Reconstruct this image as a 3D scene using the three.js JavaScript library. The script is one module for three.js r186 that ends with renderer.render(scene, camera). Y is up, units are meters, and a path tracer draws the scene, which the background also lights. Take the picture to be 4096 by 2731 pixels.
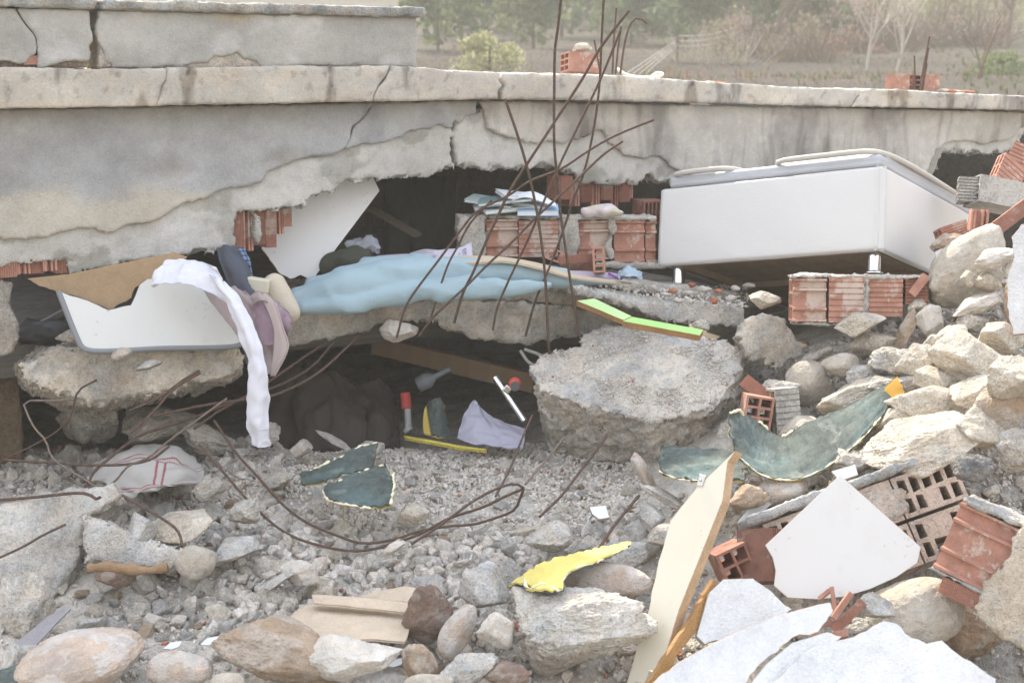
import * as THREE from 'three';
import { ImprovedNoise } from 'three/addons/math/ImprovedNoise.js';
import { mergeGeometries, mergeVertices, toCreasedNormals } from 'three/addons/utils/BufferGeometryUtils.js';
import { RoundedBoxGeometry } from 'three/addons/geometries/RoundedBoxGeometry.js';

// ------------------------------------------------------------------ camera, sky, sun, exposure
const V3 = (x, y, z) => new THREE.Vector3(x, y, z);
const scene = new THREE.Scene();
const F = 3688, PITCH = 0.169, EYE = V3(0, 1.75, 0);
const camera = new THREE.PerspectiveCamera(24.0, 4096 / 2731, 0.05, 900);
camera.position.copy(EYE); camera.rotation.x = -PITCH;
camera.focus = 5.9; camera.userData.fStop = 5.0;
const renderer = new THREE.WebGLRenderer({ antialias: true });
renderer.toneMapping = THREE.LinearToneMapping;
renderer.toneMappingExposure = 2.4;
renderer.shadowMap.enabled = true;
const SUN_AZ = -0.36, SUN_EL = 0.74;                      // behind the ruin, a little to the left
const SUN = V3(Math.sin(SUN_AZ) * Math.cos(SUN_EL), Math.sin(SUN_EL), -Math.cos(SUN_AZ) * Math.cos(SUN_EL));
{
  const w = 512, h = 256, data = new Float32Array(w * h * 4), d = V3();
  for (let j = 0; j < h; j++) for (let i = 0; i < w; i++) {
    const th = ((j + 0.5) / h - 0.5) * Math.PI, ph = ((i + 0.5) / w - 0.5) * 2 * Math.PI;
    d.set(Math.cos(th) * Math.cos(ph), Math.sin(th), Math.cos(th) * Math.sin(ph));
    const up = Math.max(0, d.y), hz = Math.pow(1 - up, 2.2), c = Math.max(0, d.dot(SUN)), halo = 0.9 * Math.pow(c, 5) + 2.2 * Math.pow(c, 40);
    const o = (j * w + i) * 4, below = d.y < 0 ? 0.45 : 1;
    data[o] = below * (0.62 + 0.36 * hz + halo); data[o + 1] = below * (0.70 + 0.28 * hz + halo * 0.96); data[o + 2] = below * (0.88 + 0.10 * hz + halo * 0.86); data[o + 3] = 1;
  }
  const sky = new THREE.DataTexture(data, w, h, THREE.RGBAFormat, THREE.FloatType);
  sky.mapping = THREE.EquirectangularReflectionMapping; sky.magFilter = THREE.LinearFilter; sky.minFilter = THREE.LinearFilter; sky.needsUpdate = true;
  scene.background = sky; scene.environment = sky;
}
const sun = new THREE.DirectionalLight(new THREE.Color(1.0, 0.9, 0.74), 4.2);
sun.position.copy(SUN).multiplyScalar(30).add(V3(0, 0, -6)); sun.target.position.set(0, 0, -6);
sun.castShadow = true; sun.shadow.radius = 2; sun.shadow.mapSize.set(2048, 2048);
Object.assign(sun.shadow.camera, { left: -9, right: 9, top: 9, bottom: -9, near: 1, far: 80 });
scene.add(sun, sun.target);
scene.fog = new THREE.FogExp2(0xdad6cc, 0.005);

// ------------------------------------------------------------------ helpers
const PN = new ImprovedNoise();
const rng = (s) => { let a = (s * 2654435761 + 12345) | 0; return () => { a = (a + 0x6d2b79f5) | 0; let t = Math.imul(a ^ (a >>> 15), 1 | a); t = (t + Math.imul(t ^ (t >>> 7), 61 | t)) ^ t; return ((t ^ (t >>> 14)) >>> 0) / 4294967296; }; };
const clamp = (x, a = 0, b = 1) => Math.min(b, Math.max(a, x)), lerp = (a, b, t) => a + (b - a) * t, smooth = (a, b, x) => { const t = clamp((x - a) / (b - a)); return t * t * (3 - 2 * t); };
const n3 = (x, y, z) => PN.noise(x, y, z);
const fbm = (x, y, z, o = 3) => { let s = 0, a = 0.6, f = 1; for (let i = 0; i < o; i++) { s += a * PN.noise(x * f + i * 17.3, y * f + i * 5.1, z * f - i * 9.7); a *= 0.5; f *= 2.1; } return s; };
// a sight line through a point of the photograph (measured on a 2352 x 1568 copy); used to survey where things stand
const CP = Math.cos(PITCH), SP = Math.sin(PITCH);
const ray = (px, py) => { const x = (px - 1176) / F, y = (784 - py) / F; return V3(x, y * CP - SP, -y * SP - CP); };
const at = (px, py, d) => { const r = ray(px, py); return r.multiplyScalar(d / -r.z).add(EYE); };
const perM = (d) => F / d;
function frame(O, n, roll = 0) {
  const W = n.clone().normalize(), U = Math.abs(W.y) > 0.999 ? V3(1, 0, 0) : V3(0, 1, 0).cross(W).normalize(), V = W.clone().cross(U);
  if (roll) { const u = U.clone(); U.multiplyScalar(Math.cos(roll)).addScaledVector(V, Math.sin(roll)); V.multiplyScalar(Math.cos(roll)).addScaledVector(u, -Math.sin(roll)); }
  return { O, U, V, W, M: new THREE.Matrix4().makeBasis(U, V, W).setPosition(O) };
}
const F3 = (px, py, d, nx, ny, nz, roll) => frame(at(px, py, d), V3(nx, ny, nz), roll);
function onPlane(fr, px, py) { const r = ray(px, py), t = fr.O.clone().sub(EYE).dot(fr.W) / r.dot(fr.W), p = r.multiplyScalar(t).add(EYE).sub(fr.O); return [p.dot(fr.U), p.dot(fr.V)]; }
const outline = (fr, list) => list.map((p) => [...onPlane(fr, p[0], p[1]), p[2]]);
// breaks up the edges of an outline; an edge marked 1 is left straight
function ragged(poly, amp, step, seed) {
  const out = [];
  for (let i = 0; i < poly.length; i++) {
    const [ax, ay, keep] = poly[i], [bx, by] = poly[(i + 1) % poly.length], L = Math.hypot(bx - ax, by - ay), n = Math.max(1, Math.round(L / step));
    if (keep) { out.push([ax, ay]); continue; }
    for (let k = 0; k < n; k++) {
      const t = k / n, x = lerp(ax, bx, t), y = lerp(ay, by, t), a = amp * (k ? 1 : 0.5);
      out.push([x + a * 1.6 * fbm(x / step / 3, y / step / 3, seed, 3), y + a * 1.6 * fbm(x / step / 3, y / step / 3, seed + 40, 3)]);
    }
  }
  return out;
}
const taken = {};
const numbered = (n) => { const k = taken[n] = (taken[n] ?? -1) + 1; return k ? n + '_' + String(k).padStart(3, '0') : n; };
function tag(o, label, category, group, kind) { o.userData.label = label; o.userData.category = category; if (group) o.userData.group = group; if (kind) o.userData.kind = kind; return o; }
function shadow(o) { o.traverse((m) => { if (m.isMesh) { m.castShadow = true; m.receiveShadow = true; } }); return o; }
function mesh(name, geo, mat, parent, fr) { const m = new THREE.Mesh(geo, mat); m.name = parent === scene ? numbered(name) : name; if (fr) m.applyMatrix4(fr.M); parent.add(m); return shadow(m); }
function thing(name, label, category, fr, group) { const g = new THREE.Group(); g.name = numbered(name); if (fr) g.applyMatrix4(fr.M); scene.add(g); return tag(g, label, category, group); }
function solo(name, label, category, geo, mat, fr, group) { return tag(mesh(name, geo, mat, scene, fr), label, category, group); }
function setting(name, geo, mat) { const m = mesh(name, geo, mat, scene); m.userData.kind = 'structure'; return m; }

// moves a mesh's vertices so that its own origin is at the centre of its base
function rebase(o) {
  const g = o.geometry; g.computeBoundingBox(); const b = g.boundingBox, c = b.getCenter(V3()); c.y = b.min.y;
  g.translate(-c.x, -c.y, -c.z); o.position.add(c); return o;
}

// ---- polygonising distance fields (surface nets)
function nets(min, size, cell, f) {
  const n = size.map((s) => Math.ceil(s / cell) + 1), [nx, ny, nz] = n, field = new Float32Array(nx * ny * nz);
  for (let k = 0, p = 0; k < nz; k++) for (let j = 0; j < ny; j++) for (let i = 0; i < nx; i++, p++) field[p] = f(min[0] + i * cell, min[1] + j * cell, min[2] + k * cell, i, j);
  const vid = new Int32Array(field.length).fill(-1), pos = [], idx = [], st = [1, nx, nx * ny];
  for (let k = 0; k < nz - 1; k++) for (let j = 0; j < ny - 1; j++) for (let i = 0; i < nx - 1; i++) {
    const p = i + j * nx + k * nx * ny; let mask = 0;
    for (let c = 0; c < 8; c++) if (field[p + (c & 1) + ((c >> 1) & 1) * nx + (c >> 2) * nx * ny] < 0) mask |= 1 << c;
    if (mask === 0 || mask === 255) continue;
    let x = 0, y = 0, z = 0, e = 0;
    for (let a = 0; a < 3; a++) for (let c = 0; c < 8; c++) {
      if (c >> a & 1) continue; const d = c | 1 << a;
      if ((mask >> c & 1) === (mask >> d & 1)) continue;
      const fa = field[p + (c & 1) + ((c >> 1) & 1) * nx + (c >> 2) * nx * ny], fb = field[p + (d & 1) + ((d >> 1) & 1) * nx + (d >> 2) * nx * ny], t = fa / (fa - fb);
      x += (c & 1) + (a === 0 ? t : 0); y += ((c >> 1) & 1) + (a === 1 ? t : 0); z += (c >> 2) + (a === 2 ? t : 0); e++;
    }
    vid[p] = pos.length / 3; pos.push(min[0] + (i + x / e) * cell, min[1] + (j + y / e) * cell, min[2] + (k + z / e) * cell);
  }
  for (let k = 1; k < nz - 1; k++) for (let j = 1; j < ny - 1; j++) for (let i = 1; i < nx - 1; i++) {
    const p = i + j * nx + k * nx * ny, s = field[p] < 0;
    for (let a = 0; a < 3; a++) {
      if (s === field[p + st[a]] < 0) continue;
      const u = st[(a + 1) % 3], v = st[(a + 2) % 3], q = [vid[p], vid[p - u], vid[p - u - v], vid[p - v]];
      if (q.some((t) => t < 0)) continue;
      if (s) idx.push(q[0], q[1], q[2], q[0], q[2], q[3]); else idx.push(q[0], q[2], q[1], q[0], q[3], q[2]);
    }
  }
  const g = new THREE.BufferGeometry(); g.setAttribute('position', new THREE.Float32BufferAttribute(pos, 3)); g.setIndex(idx); return g;
}
// smooth (or creased) normals, box-projected uv in metres, vertex colours from a function of the place
function finish(g, { color, crease = 0, uv = 1 } = {}) {
  if (g.attributes.uv) g.deleteAttribute('uv');
  if (!crease) { if (!g.attributes.normal) g.computeVertexNormals(); if (g.index) g = g.toNonIndexed(); } else { if (g.attributes.normal) g.deleteAttribute('normal'); g = toCreasedNormals(g, crease); }
  const P = g.attributes.position, N = g.attributes.normal, uvs = new Float32Array(P.count * 2), col = color ? new Float32Array(P.count * 3) : null, a = V3(), b = V3(), c = V3(), m = V3();
  for (let i = 0; i < P.count; i += 3) {
    a.fromBufferAttribute(P, i); b.fromBufferAttribute(P, i + 1); c.fromBufferAttribute(P, i + 2);
    m.copy(b).sub(a).cross(c.clone().sub(a)); const x = Math.abs(m.x), y = Math.abs(m.y), z = Math.abs(m.z), ax = x > y && x > z ? 0 : y > z ? 1 : 2;
    for (let k = 0; k < 3; k++) {
      const q = i + k, X = P.getX(q), Y = P.getY(q), Z = P.getZ(q);
      uvs[2 * q] = (ax === 0 ? Z : X) * uv; uvs[2 * q + 1] = (ax === 1 ? Z : Y) * uv + ax * 0.37;
      if (col) { const t = color(X, Y, Z, N.getX(q), N.getY(q), N.getZ(q)); col[3 * q] = t[0]; col[3 * q + 1] = t[1]; col[3 * q + 2] = t[2]; }
    }
  }
  g.setAttribute('uv', new THREE.BufferAttribute(uvs, 2)); if (col) g.setAttribute('color', new THREE.BufferAttribute(col, 3));
  return g;
}
function polyDist(poly, x, y) {
  let d = 1e9, s = 1;
  for (let i = 0, j = poly.length - 1; i < poly.length; j = i++) {
    const ax = poly[i][0], ay = poly[i][1], ex = poly[j][0] - ax, ey = poly[j][1] - ay, wx = x - ax, wy = y - ay, t = clamp((wx * ex + wy * ey) / (ex * ex + ey * ey + 1e-12));
    d = Math.min(d, (wx - ex * t) ** 2 + (wy - ey * t) ** 2);
    const c1 = y >= ay, c2 = y < poly[j][1], c3 = ex * wy > ey * wx; if ((c1 && c2 && c3) || (!c1 && !c2 && !c3)) s = -s;
  }
  return s * Math.sqrt(d);
}
const smax = (a, b, k) => { const h = Math.max(k - Math.abs(a - b), 0) / k; return Math.max(a, b) + h * h * k * 0.25; }, smin = (a, b, k) => -smax(-a, -b, k);
// an outline in a plane, given thickness towards w0 (behind) and w1 (front), with broken edges
function prism(poly, w0, w1, cell, o = {}) {
  const { edge = 0.012, face = 0.002, freq = 14, round = 0.012, taper = 0, seed = 1, cracks = [], backRough = 0, bumpy = 0 } = o;
  const xs = poly.map((p) => p[0]), ys = poly.map((p) => p[1]), pad = edge * 2 + cell * 2 + Math.abs(taper) * (w1 - w0);
  const min = [Math.min(...xs) - pad, Math.min(...ys) - pad, w0 - cell * 2 - backRough], size = [Math.max(...xs) - min[0] + pad, Math.max(...ys) - min[1] + pad, w1 - w0 + cell * 4 + bumpy + backRough];
  const nx = Math.ceil(size[0] / cell) + 1, ny = Math.ceil(size[1] / cell) + 1, D = new Float32Array(nx * ny), C = new Float32Array(nx * ny).fill(1);
  for (let j = 0; j < ny; j++) for (let i = 0; i < nx; i++) {
    const x = min[0] + i * cell, y = min[1] + j * cell; D[i + j * nx] = polyDist(poly, x, y);
    for (const c of cracks) for (let k = 0; k + 1 < c.pts.length; k++) {
      const [ax, ay] = c.pts[k], ex = c.pts[k + 1][0] - ax, ey = c.pts[k + 1][1] - ay, t = clamp(((x - ax) * ex + (y - ay) * ey) / (ex * ex + ey * ey));
      C[i + j * nx] = Math.min(C[i + j * nx], Math.hypot(x - ax - ex * t, y - ay - ey * t) - c.r * (0.85 + 0.9 * n3(x * 23, y * 23, 3)) + 0.012 * n3(x * 38, y * 38, 7));
    }
  }
  return nets(min, size, cell, (x, y, z, i, j) => {
    let d2 = D[i + j * nx] + taper * (w1 - z), dw = Math.max(z - w1, w0 - z);
    if (d2 > edge * 2.2 + cell * 2 || dw > Math.max(bumpy, backRough, face) * 2 + cell * 2) return Math.max(d2, dw);
    if (d2 < -edge * 2.2 - cell * 2 && Math.abs(dw) > Math.max(bumpy, backRough, face) * 2 + cell * 2 && C[i + j * nx] > cell) return Math.max(d2, dw);
    if (edge) d2 += edge * (1.5 * fbm(x * freq + seed, y * freq, z * freq, 4) + 0.8 * n3(x * freq * 5.3, y * freq * 5.3 + seed, z * freq * 5.3));
    let front = z - w1, back = w0 - z;
    if (face || bumpy) front += face * fbm(x * 9, y * 9, seed, 3) + (bumpy ? bumpy * fbm(x * 11 + seed, y * 11, z * 11, 4) : 0);
    if (backRough) back += backRough * fbm(x * 12, y * 12, seed + 7, 4);
    let r = smax(d2, Math.max(front, back), round);
    const c = C[i + j * nx]; if (c < 0.05) r = Math.max(r, -Math.max(c, w1 - 0.07 - z));
    return r;
  });
}
// a thin board: flat outline with thickness and eased edges
function board(poly, t, bevel = 0.0012) {
  const s = new THREE.Shape(poly.map((p) => new THREE.Vector2(p[0], p[1])));
  return new THREE.ExtrudeGeometry(s, { depth: t - 2 * bevel, bevelEnabled: bevel > 0, bevelThickness: bevel, bevelSize: bevel, bevelOffset: -bevel, bevelSegments: 1 }).translate(0, 0, -t + bevel);
}
const cr = (a, b, c, d, t) => 0.5 * (2 * b + (c - a) * t + (2 * a - 5 * b + 4 * c - d) * t * t + (3 * b - a - 3 * c + d) * t * t * t);
function spline(pts, n) {
  const out = [], m = pts.length - 1;
  for (let i = 0; i <= n; i++) { const s = i / n * m, k = Math.min(m - 1, Math.floor(s)), t = s - k, g = (q) => pts[clamp(q, 0, m)], A = g(k - 1), B = g(k), C = g(k + 1), D = g(k + 2); out.push(V3(cr(A.x, B.x, C.x, D.x, t), cr(A.y, B.y, C.y, D.y, t), cr(A.z, B.z, C.z, D.z, t))); }
  return out;
}
// a soft or bent sheet through rows of surveyed points; wrinkle: [amplitude, frequency along, across]
function sheet(rows, nu, nv, thick, { wrinkle = [0, 0, 0], tear = 0, seed = 0, rip = null } = {}) {
  const R = rows.map((r) => spline(r.map((p) => p.isVector3 ? p : at(...p)), nu)), G = [];
  for (let i = 0; i <= nu; i++) G.push(spline(R.map((r) => r[i]), nv));
  const P = [], N = [];
  for (let i = 0; i <= nu; i++) for (let j = 0; j <= nv; j++) {
    const a = G[Math.min(nu, i + 1)][j].clone().sub(G[Math.max(0, i - 1)][j]), b = G[i][Math.min(nv, j + 1)].clone().sub(G[i][Math.max(0, j - 1)]), n = a.cross(b).normalize(), p = G[i][j].clone();
    if (wrinkle[0]) p.addScaledVector(n, wrinkle[0] * (fbm(i / nu * wrinkle[1] + seed, j / nv * wrinkle[2], seed * 3.1, 3) + 0.5 * (1 - 2 * Math.abs(n3(i / nu * wrinkle[1] * 0.8 - seed, j / nv * wrinkle[2] * 0.8, 7)))));
    const e = Math.min(i, nu - i, j, nv - j);
    if (tear && e < 2) p.add(V3(n3(p.x * 60, p.y * 60, seed), n3(p.x * 60, p.y * 60, seed + 9), 0).multiplyScalar(tear * (e === 0 ? 1 : 0.5)));
    P.push(p); N.push(n);
  }
  const pos = [], uv = [], idx = [], w = nv + 1, tot = P.length;
  for (const s of [1, -1]) P.forEach((p, q) => { const v = p.clone().addScaledVector(N[q], s * thick / 2); pos.push(v.x, v.y, v.z); });
  const lu = G.map((r) => r[0]).reduce((s, p, i, A) => s + (i ? p.distanceTo(A[i - 1]) : 0), 0), lv = G[0].reduce((s, p, i, A) => s + (i ? p.distanceTo(A[i - 1]) : 0), 0);
  for (let s = 0; s < 2; s++) for (let i = 0; i <= nu; i++) for (let j = 0; j <= nv; j++) uv.push(i / nu * lu, j / nv * lv);
  const skip = (i, j) => rip && rip(i / nu, j / nv);
  for (let i = 0; i < nu; i++) for (let j = 0; j < nv; j++) { if (skip(i, j)) continue; const a = i * w + j, b = a + w; idx.push(a, b, a + 1, b, b + 1, a + 1, a + tot, a + 1 + tot, b + tot, b + tot, a + 1 + tot, b + 1 + tot); }
  const front = idx.length, rim = (a, b) => idx.push(a, b, a + tot, b, b + tot, a + tot);
  for (let i = 0; i < nu; i++) { rim(i * w, (i + 1) * w); rim((i + 1) * w + nv, i * w + nv); }
  for (let j = 0; j < nv; j++) { rim(j + 1, j); rim(nu * w + j, nu * w + j + 1); }
  const g = new THREE.BufferGeometry(); g.setAttribute('position', new THREE.Float32BufferAttribute(pos, 3)); g.setAttribute('uv', new THREE.Float32BufferAttribute(uv, 2)); g.setIndex(rip ? idx.slice(0, front) : idx);
  g.computeVertexNormals(); return g;
}
function tube(pts, r, n = 0, sides = 7) { const p = pts.map((q) => q.isVector3 ? q : at(...q)), c = new THREE.CatmullRomCurve3(p, false, 'centripetal'), L = c.getLength(), g = new THREE.TubeGeometry(c, n || Math.max(6, Math.round(L / 0.03)), r, sides, false), uv = g.attributes.uv; for (let i = 0; i < uv.count; i++) uv.setXY(i, uv.getY(i) * 6.283 * r, uv.getX(i) * L); const caps = [0, 1].map((t) => new THREE.CircleGeometry(r, sides).applyQuaternion(new THREE.Quaternion().setFromUnitVectors(V3(0, 0, 1), c.getTangent(t).multiplyScalar(t ? 1 : -1))).translate(...c.getPoint(t))); return mergeGeometries([g, ...caps]); }
const box = (x, y, z, w, h, d) => new THREE.BoxGeometry(w, h, d).translate(x, y, z);
// soft bodies: smooth union of flattened capsules [ax,ay,az,bx,by,bz,ra,rb]
function softBody(caps, cell, k, noise = 0, freq = 8, seed = 0, fold = 0) {
  const b = new THREE.Box3(); for (const c of caps) { const r = Math.max(c[6], c[7]) + 0.04; b.expandByPoint(V3(c[0] - r, c[1] - r, c[2] - r)); b.expandByPoint(V3(c[0] + r, c[1] + r, c[2] + r)); b.expandByPoint(V3(c[3] - r, c[4] - r, c[5] - r)); b.expandByPoint(V3(c[3] + r, c[4] + r, c[5] + r)); }
  const s = b.getSize(V3());
  return nets(b.min.toArray(), s.toArray(), cell, (x, y, z) => {
    let d = 1e9; for (const c of caps) { const ex = c[3] - c[0], ey = c[4] - c[1], ez = c[5] - c[2], t = clamp(((x - c[0]) * ex + (y - c[1]) * ey + (z - c[2]) * ez) / (ex * ex + ey * ey + ez * ez + 1e-9)); d = smin(d, Math.hypot(x - c[0] - ex * t, y - c[1] - ey * t, z - c[2] - ez * t) - lerp(c[6], c[7], t), k); }
    return noise && Math.abs(d) < noise * 3 + fold * 3 + cell * 2 ? d + noise * fbm(x * freq + seed, y * freq * 1.6, z * freq, 3) - fold * (1 - 3 * Math.abs(n3(x * 4.5 + y * 12 + seed, y * 5 - x * 1.5, z * 7))) : d;
  });
}
const cap = (a, b, ra, rb = ra) => { const A = at(...a), B = at(...b); return [A.x, A.y, A.z, B.x, B.y, B.z, ra, rb]; };

// ------------------------------------------------------------------ textures and materials
function tileNoise(S, freq, oct, seed, gain = 0.5) {
  const out = new Float32Array(S * S); let amp = 1, tot = 0, fx = freq;
  for (let o = 0; o < oct; o++, fx *= 2, amp *= gain) {
    const r = rng(seed + o * 77), L = new Float32Array(fx * fx).map(() => r() * 2 - 1); tot += amp;
    for (let j = 0; j < S; j++) { const y = j / S * fx, y0 = Math.floor(y), ty = y - y0, sy = ty * ty * (3 - 2 * ty), ya = (y0 % fx) * fx, yb = ((y0 + 1) % fx) * fx;
      for (let i = 0; i < S; i++) { const x = i / S * fx, x0 = Math.floor(x), tx = x - x0, sx = tx * tx * (3 - 2 * tx), xa = x0 % fx, xb = (x0 + 1) % fx; out[j * S + i] += amp * lerp(lerp(L[ya + xa], L[ya + xb], sx), lerp(L[yb + xa], L[yb + xb], sx), sy); } }
  }
  for (let i = 0; i < out.length; i++) out[i] /= tot * 0.6; return out;
}
const enc = (x) => 255 * (x <= 0.0031308 ? 12.92 * clamp(x) : 1.055 * clamp(x) ** (1 / 2.4) - 0.055);
function texture(S, fn, srgb, metres) {
  const d = new Uint8Array(S * S * 4);
  for (let i = 0; i < S * S; i++) { const c = fn(i, i % S, Math.floor(i / S)); if (srgb) { d[4 * i] = enc(c[0]); d[4 * i + 1] = enc(c[1]); d[4 * i + 2] = enc(c[2]); } else d[4 * i] = d[4 * i + 1] = d[4 * i + 2] = 255 * clamp(c); d[4 * i + 3] = 255; }
  const t = new THREE.DataTexture(d, S, S); t.wrapS = t.wrapT = THREE.RepeatWrapping; t.magFilter = THREE.LinearFilter; t.minFilter = THREE.LinearMipmapLinearFilter; t.generateMipmaps = true; if (srgb) t.colorSpace = THREE.SRGBColorSpace; t.repeat.set(1 / metres, 1 / metres); t.needsUpdate = true; return t;
}
const S = 1024, nA = tileNoise(S, 4, 6, 11), nB = tileNoise(S, 24, 5, 23, 0.65), nC = tileNoise(S, 64, 3, 37), nD = tileNoise(S, 8, 5, 51, 0.6), nE = tileNoise(S, 150, 2, 71, 0.7), nF = tileNoise(S, 12, 3, 91);
const spot = (v, a, b) => smooth(a, b, v);
const T = {
  concrete: texture(S, (i) => { const v = 0.84 + 0.16 * nA[i] + 0.17 * nB[i] + 0.12 * nE[i], a = 0.7 * spot(nC[i], 0.56, 0.78), l = 0.7 * spot(-nC[i], 0.6, 0.85); return [v * (1 - 0.30 * a) + 0.12 * l + 0.02 * nD[i], v * (1 - 0.26 * a) + 0.12 * l, v * (1 - 0.18 * a) + 0.11 * l - 0.02 * nD[i]]; }, true, 0.55),
  concreteB: texture(S, (i) => 0.5 + 0.22 * nA[i] * 0.6 + 0.22 * nB[i] + 0.14 * nE[i] + 0.18 * spot(nC[i], 0.5, 0.7) - 0.15 * spot(-nC[i], 0.55, 0.7), false, 0.55),
  plaster: texture(S, (i) => { const v = 0.88 + 0.09 * nA[i] + 0.07 * nB[i] + 0.05 * nE[i]; return [v + 0.012 * nD[i], v, v - 0.015 * nD[i]]; }, true, 0.8),
  plasterB: texture(S, (i) => 0.5 + 0.14 * nB[i] + 0.2 * nC[i] + 0.15 * nE[i], false, 0.5),
  ...Object.fromEntries([['clay', 0.35], ['clayLime', -0.15]].map(([k, t]) => [k, texture(S, (i) => { const v = 1 + 0.22 * nD[i] + 0.10 * nE[i], l = spot(nA[i] * 0.7 + 0.5 * nB[i] + 0.3 * nF[i], t, t + 0.5) * 0.8, w = 1 + 0.1 * nB[i]; return [lerp(0.41 * v, 0.53 * w, l), lerp(0.215 * v, 0.455 * w, l), lerp(0.158 * v, 0.39 * w, l)]; }, true, 0.35)])),
  stone: texture(S, (i) => { const v = 0.84 + 0.10 * nA[i] + 0.10 * nB[i] + 0.07 * nE[i], w = spot(nD[i] + 0.4 * nB[i], 0.25, 0.8); return [lerp(v, 1.05, w * 0.5), lerp(v * 0.97, 1.05, w * 0.55), lerp(v * 0.93, 1.05, w * 0.6)]; }, true, 0.4),
  stoneB: texture(S, (i) => 0.5 + 0.2 * nB[i] + 0.12 * nE[i] + 0.12 * nD[i], false, 0.4),
  fibre: texture(S, (i, x, y) => { const v = 0.8 + 0.16 * nE[i] + 0.16 * nC[i] + 0.1 * nA[i]; return [v, v * 0.97, v * 0.93]; }, true, 0.12),
  dust: texture(S, (i) => { const a = 0.08 * spot(nA[i] + 0.45 * nB[i], 0.2, 1.0) + 0.03 * spot(nD[i], 0, 0.7), p = 0.18 * spot(nC[i] * 0.8 + 0.5 * nF[i], 1.0, 1.15); return [0.97 - a * 0.8 - p * 0.8, 0.97 - a - p * 0.9, 0.97 - a * 1.2 - p]; }, true, 0.75),
  grp: texture(S, (i) => { const v = 0.42 + 0.16 * nA[i] + 0.12 * nB[i] + 0.06 * nE[i], d = 0.55 * spot(nD[i] + 0.3 * nB[i], 0.2, 0.8), t = spot(nA[i], -0.1, 0.6); return [lerp(v * (0.9 - 0.12 * t), 0.86, d), lerp(v, 0.84, d), lerp(v * (0.96 + 0.06 * t), 0.78, d)]; }, true, 0.45),
  rust: texture(512, (i, x, y) => { const q = (y * 2) * S + x * 2, a = spot(nB[q] + 0.5 * nE[q], -0.3, 0.5), l = spot(nC[q], 0.62, 0.9); return [lerp(lerp(0.50, 0.95, a), 1.0, l), lerp(lerp(0.50, 0.62, a), 1.0, l), lerp(lerp(0.52, 0.42, a), 0.95, l)]; }, true, 0.3),
  weave: texture(512, (i, x, y) => 0.5 + 0.25 * Math.sin(x / 512 * Math.PI * 128) * (Math.sin(y / 512 * Math.PI * 64) > 0 ? 1 : -1) * 0.6 + 0.25 * Math.sin(y / 512 * Math.PI * 128) + 0.2 * nC[(y * 2) * S + x * 2], false, 0.16),
  fleece: texture(512, (i, x, y) => { const q = y * 2 * S + x * 2; return 0.5 + 0.3 * nE[q] + 0.2 * nB[q]; }, false, 0.16),
};
const C = (r, g, b) => new THREE.Color().setRGB(r, g, b);
const mat = (o) => new THREE.MeshPhysicalMaterial({ roughness: 0.95, specularIntensity: 0.35, side: THREE.DoubleSide, ...o });
const M = {
  concrete: mat({ color: C(1, 1, 1), vertexColors: true, map: T.concrete, bumpMap: T.concreteB, bumpScale: 0.007 }),
  smoothConcrete: mat({ vertexColors: true, map: T.plaster, bumpMap: T.concreteB, bumpScale: 0.0035 }),
  coat: mat({ vertexColors: true, map: T.plaster, bumpMap: T.plasterB, bumpScale: 0.003 }),
  stone: mat({ vertexColors: true, map: T.stone, bumpMap: T.stoneB, bumpScale: 0.008, roughness: 0.9 }),
  clay: mat({ color: C(1, 1, 1), map: T.clay, bumpMap: T.stoneB, bumpScale: 0.0015 }),
  clayPale: mat({ color: C(1, 1, 1), map: T.clayLime, bumpMap: T.stoneB, bumpScale: 0.0015 }),
  clayDeep: mat({ color: C(0.72, 0.68, 0.66), map: T.clay, bumpMap: T.stoneB, bumpScale: 0.0015 }),
  mortar: mat({ color: C(0.50, 0.47, 0.42), map: T.concrete, bumpMap: T.concreteB, bumpScale: 0.006 }),
  rust: mat({ color: C(0.155, 0.125, 0.11), map: T.rust, roughness: 0.85, bumpMap: T.stoneB, bumpScale: 0.002 }),
  steel: mat({ color: C(0.27, 0.26, 0.25), map: T.rust, roughness: 0.65, metalness: 0.2 }),
  white: mat({ color: C(0.70, 0.70, 0.695), map: T.dust, roughness: 0.45, specularIntensity: 0.5 }),
  whitePaint: mat({ color: C(0.76, 0.76, 0.75), map: T.plaster, bumpMap: T.plasterB, bumpScale: 0.003, roughness: 0.8 }),
  fibre: mat({ color: C(0.44, 0.26, 0.12), map: T.fibre, bumpMap: T.stoneB, bumpScale: 0.003 }),
  fibrePale: mat({ color: C(0.62, 0.44, 0.27), map: T.fibre }),
  leather: mat({ color: C(0.635, 0.625, 0.605), roughness: 0.5, specularIntensity: 0.5, bumpMap: T.fleece, bumpScale: 0.0006 }),
  cloth: (c, o = {}) => mat({ color: c, bumpMap: T.weave, bumpScale: 0.0008, roughness: 1, sheen: 0.3, sheenRoughness: 0.8, ...o }),
  fleece: (c, o = {}) => mat({ color: c, bumpMap: T.fleece, bumpScale: 0.003, roughness: 1, sheen: 0.5, sheenRoughness: 0.9, sheenColor: c, ...o }),
  chrome: mat({ color: C(0.8, 0.8, 0.8), metalness: 1, roughness: 0.12 }),
};
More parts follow.
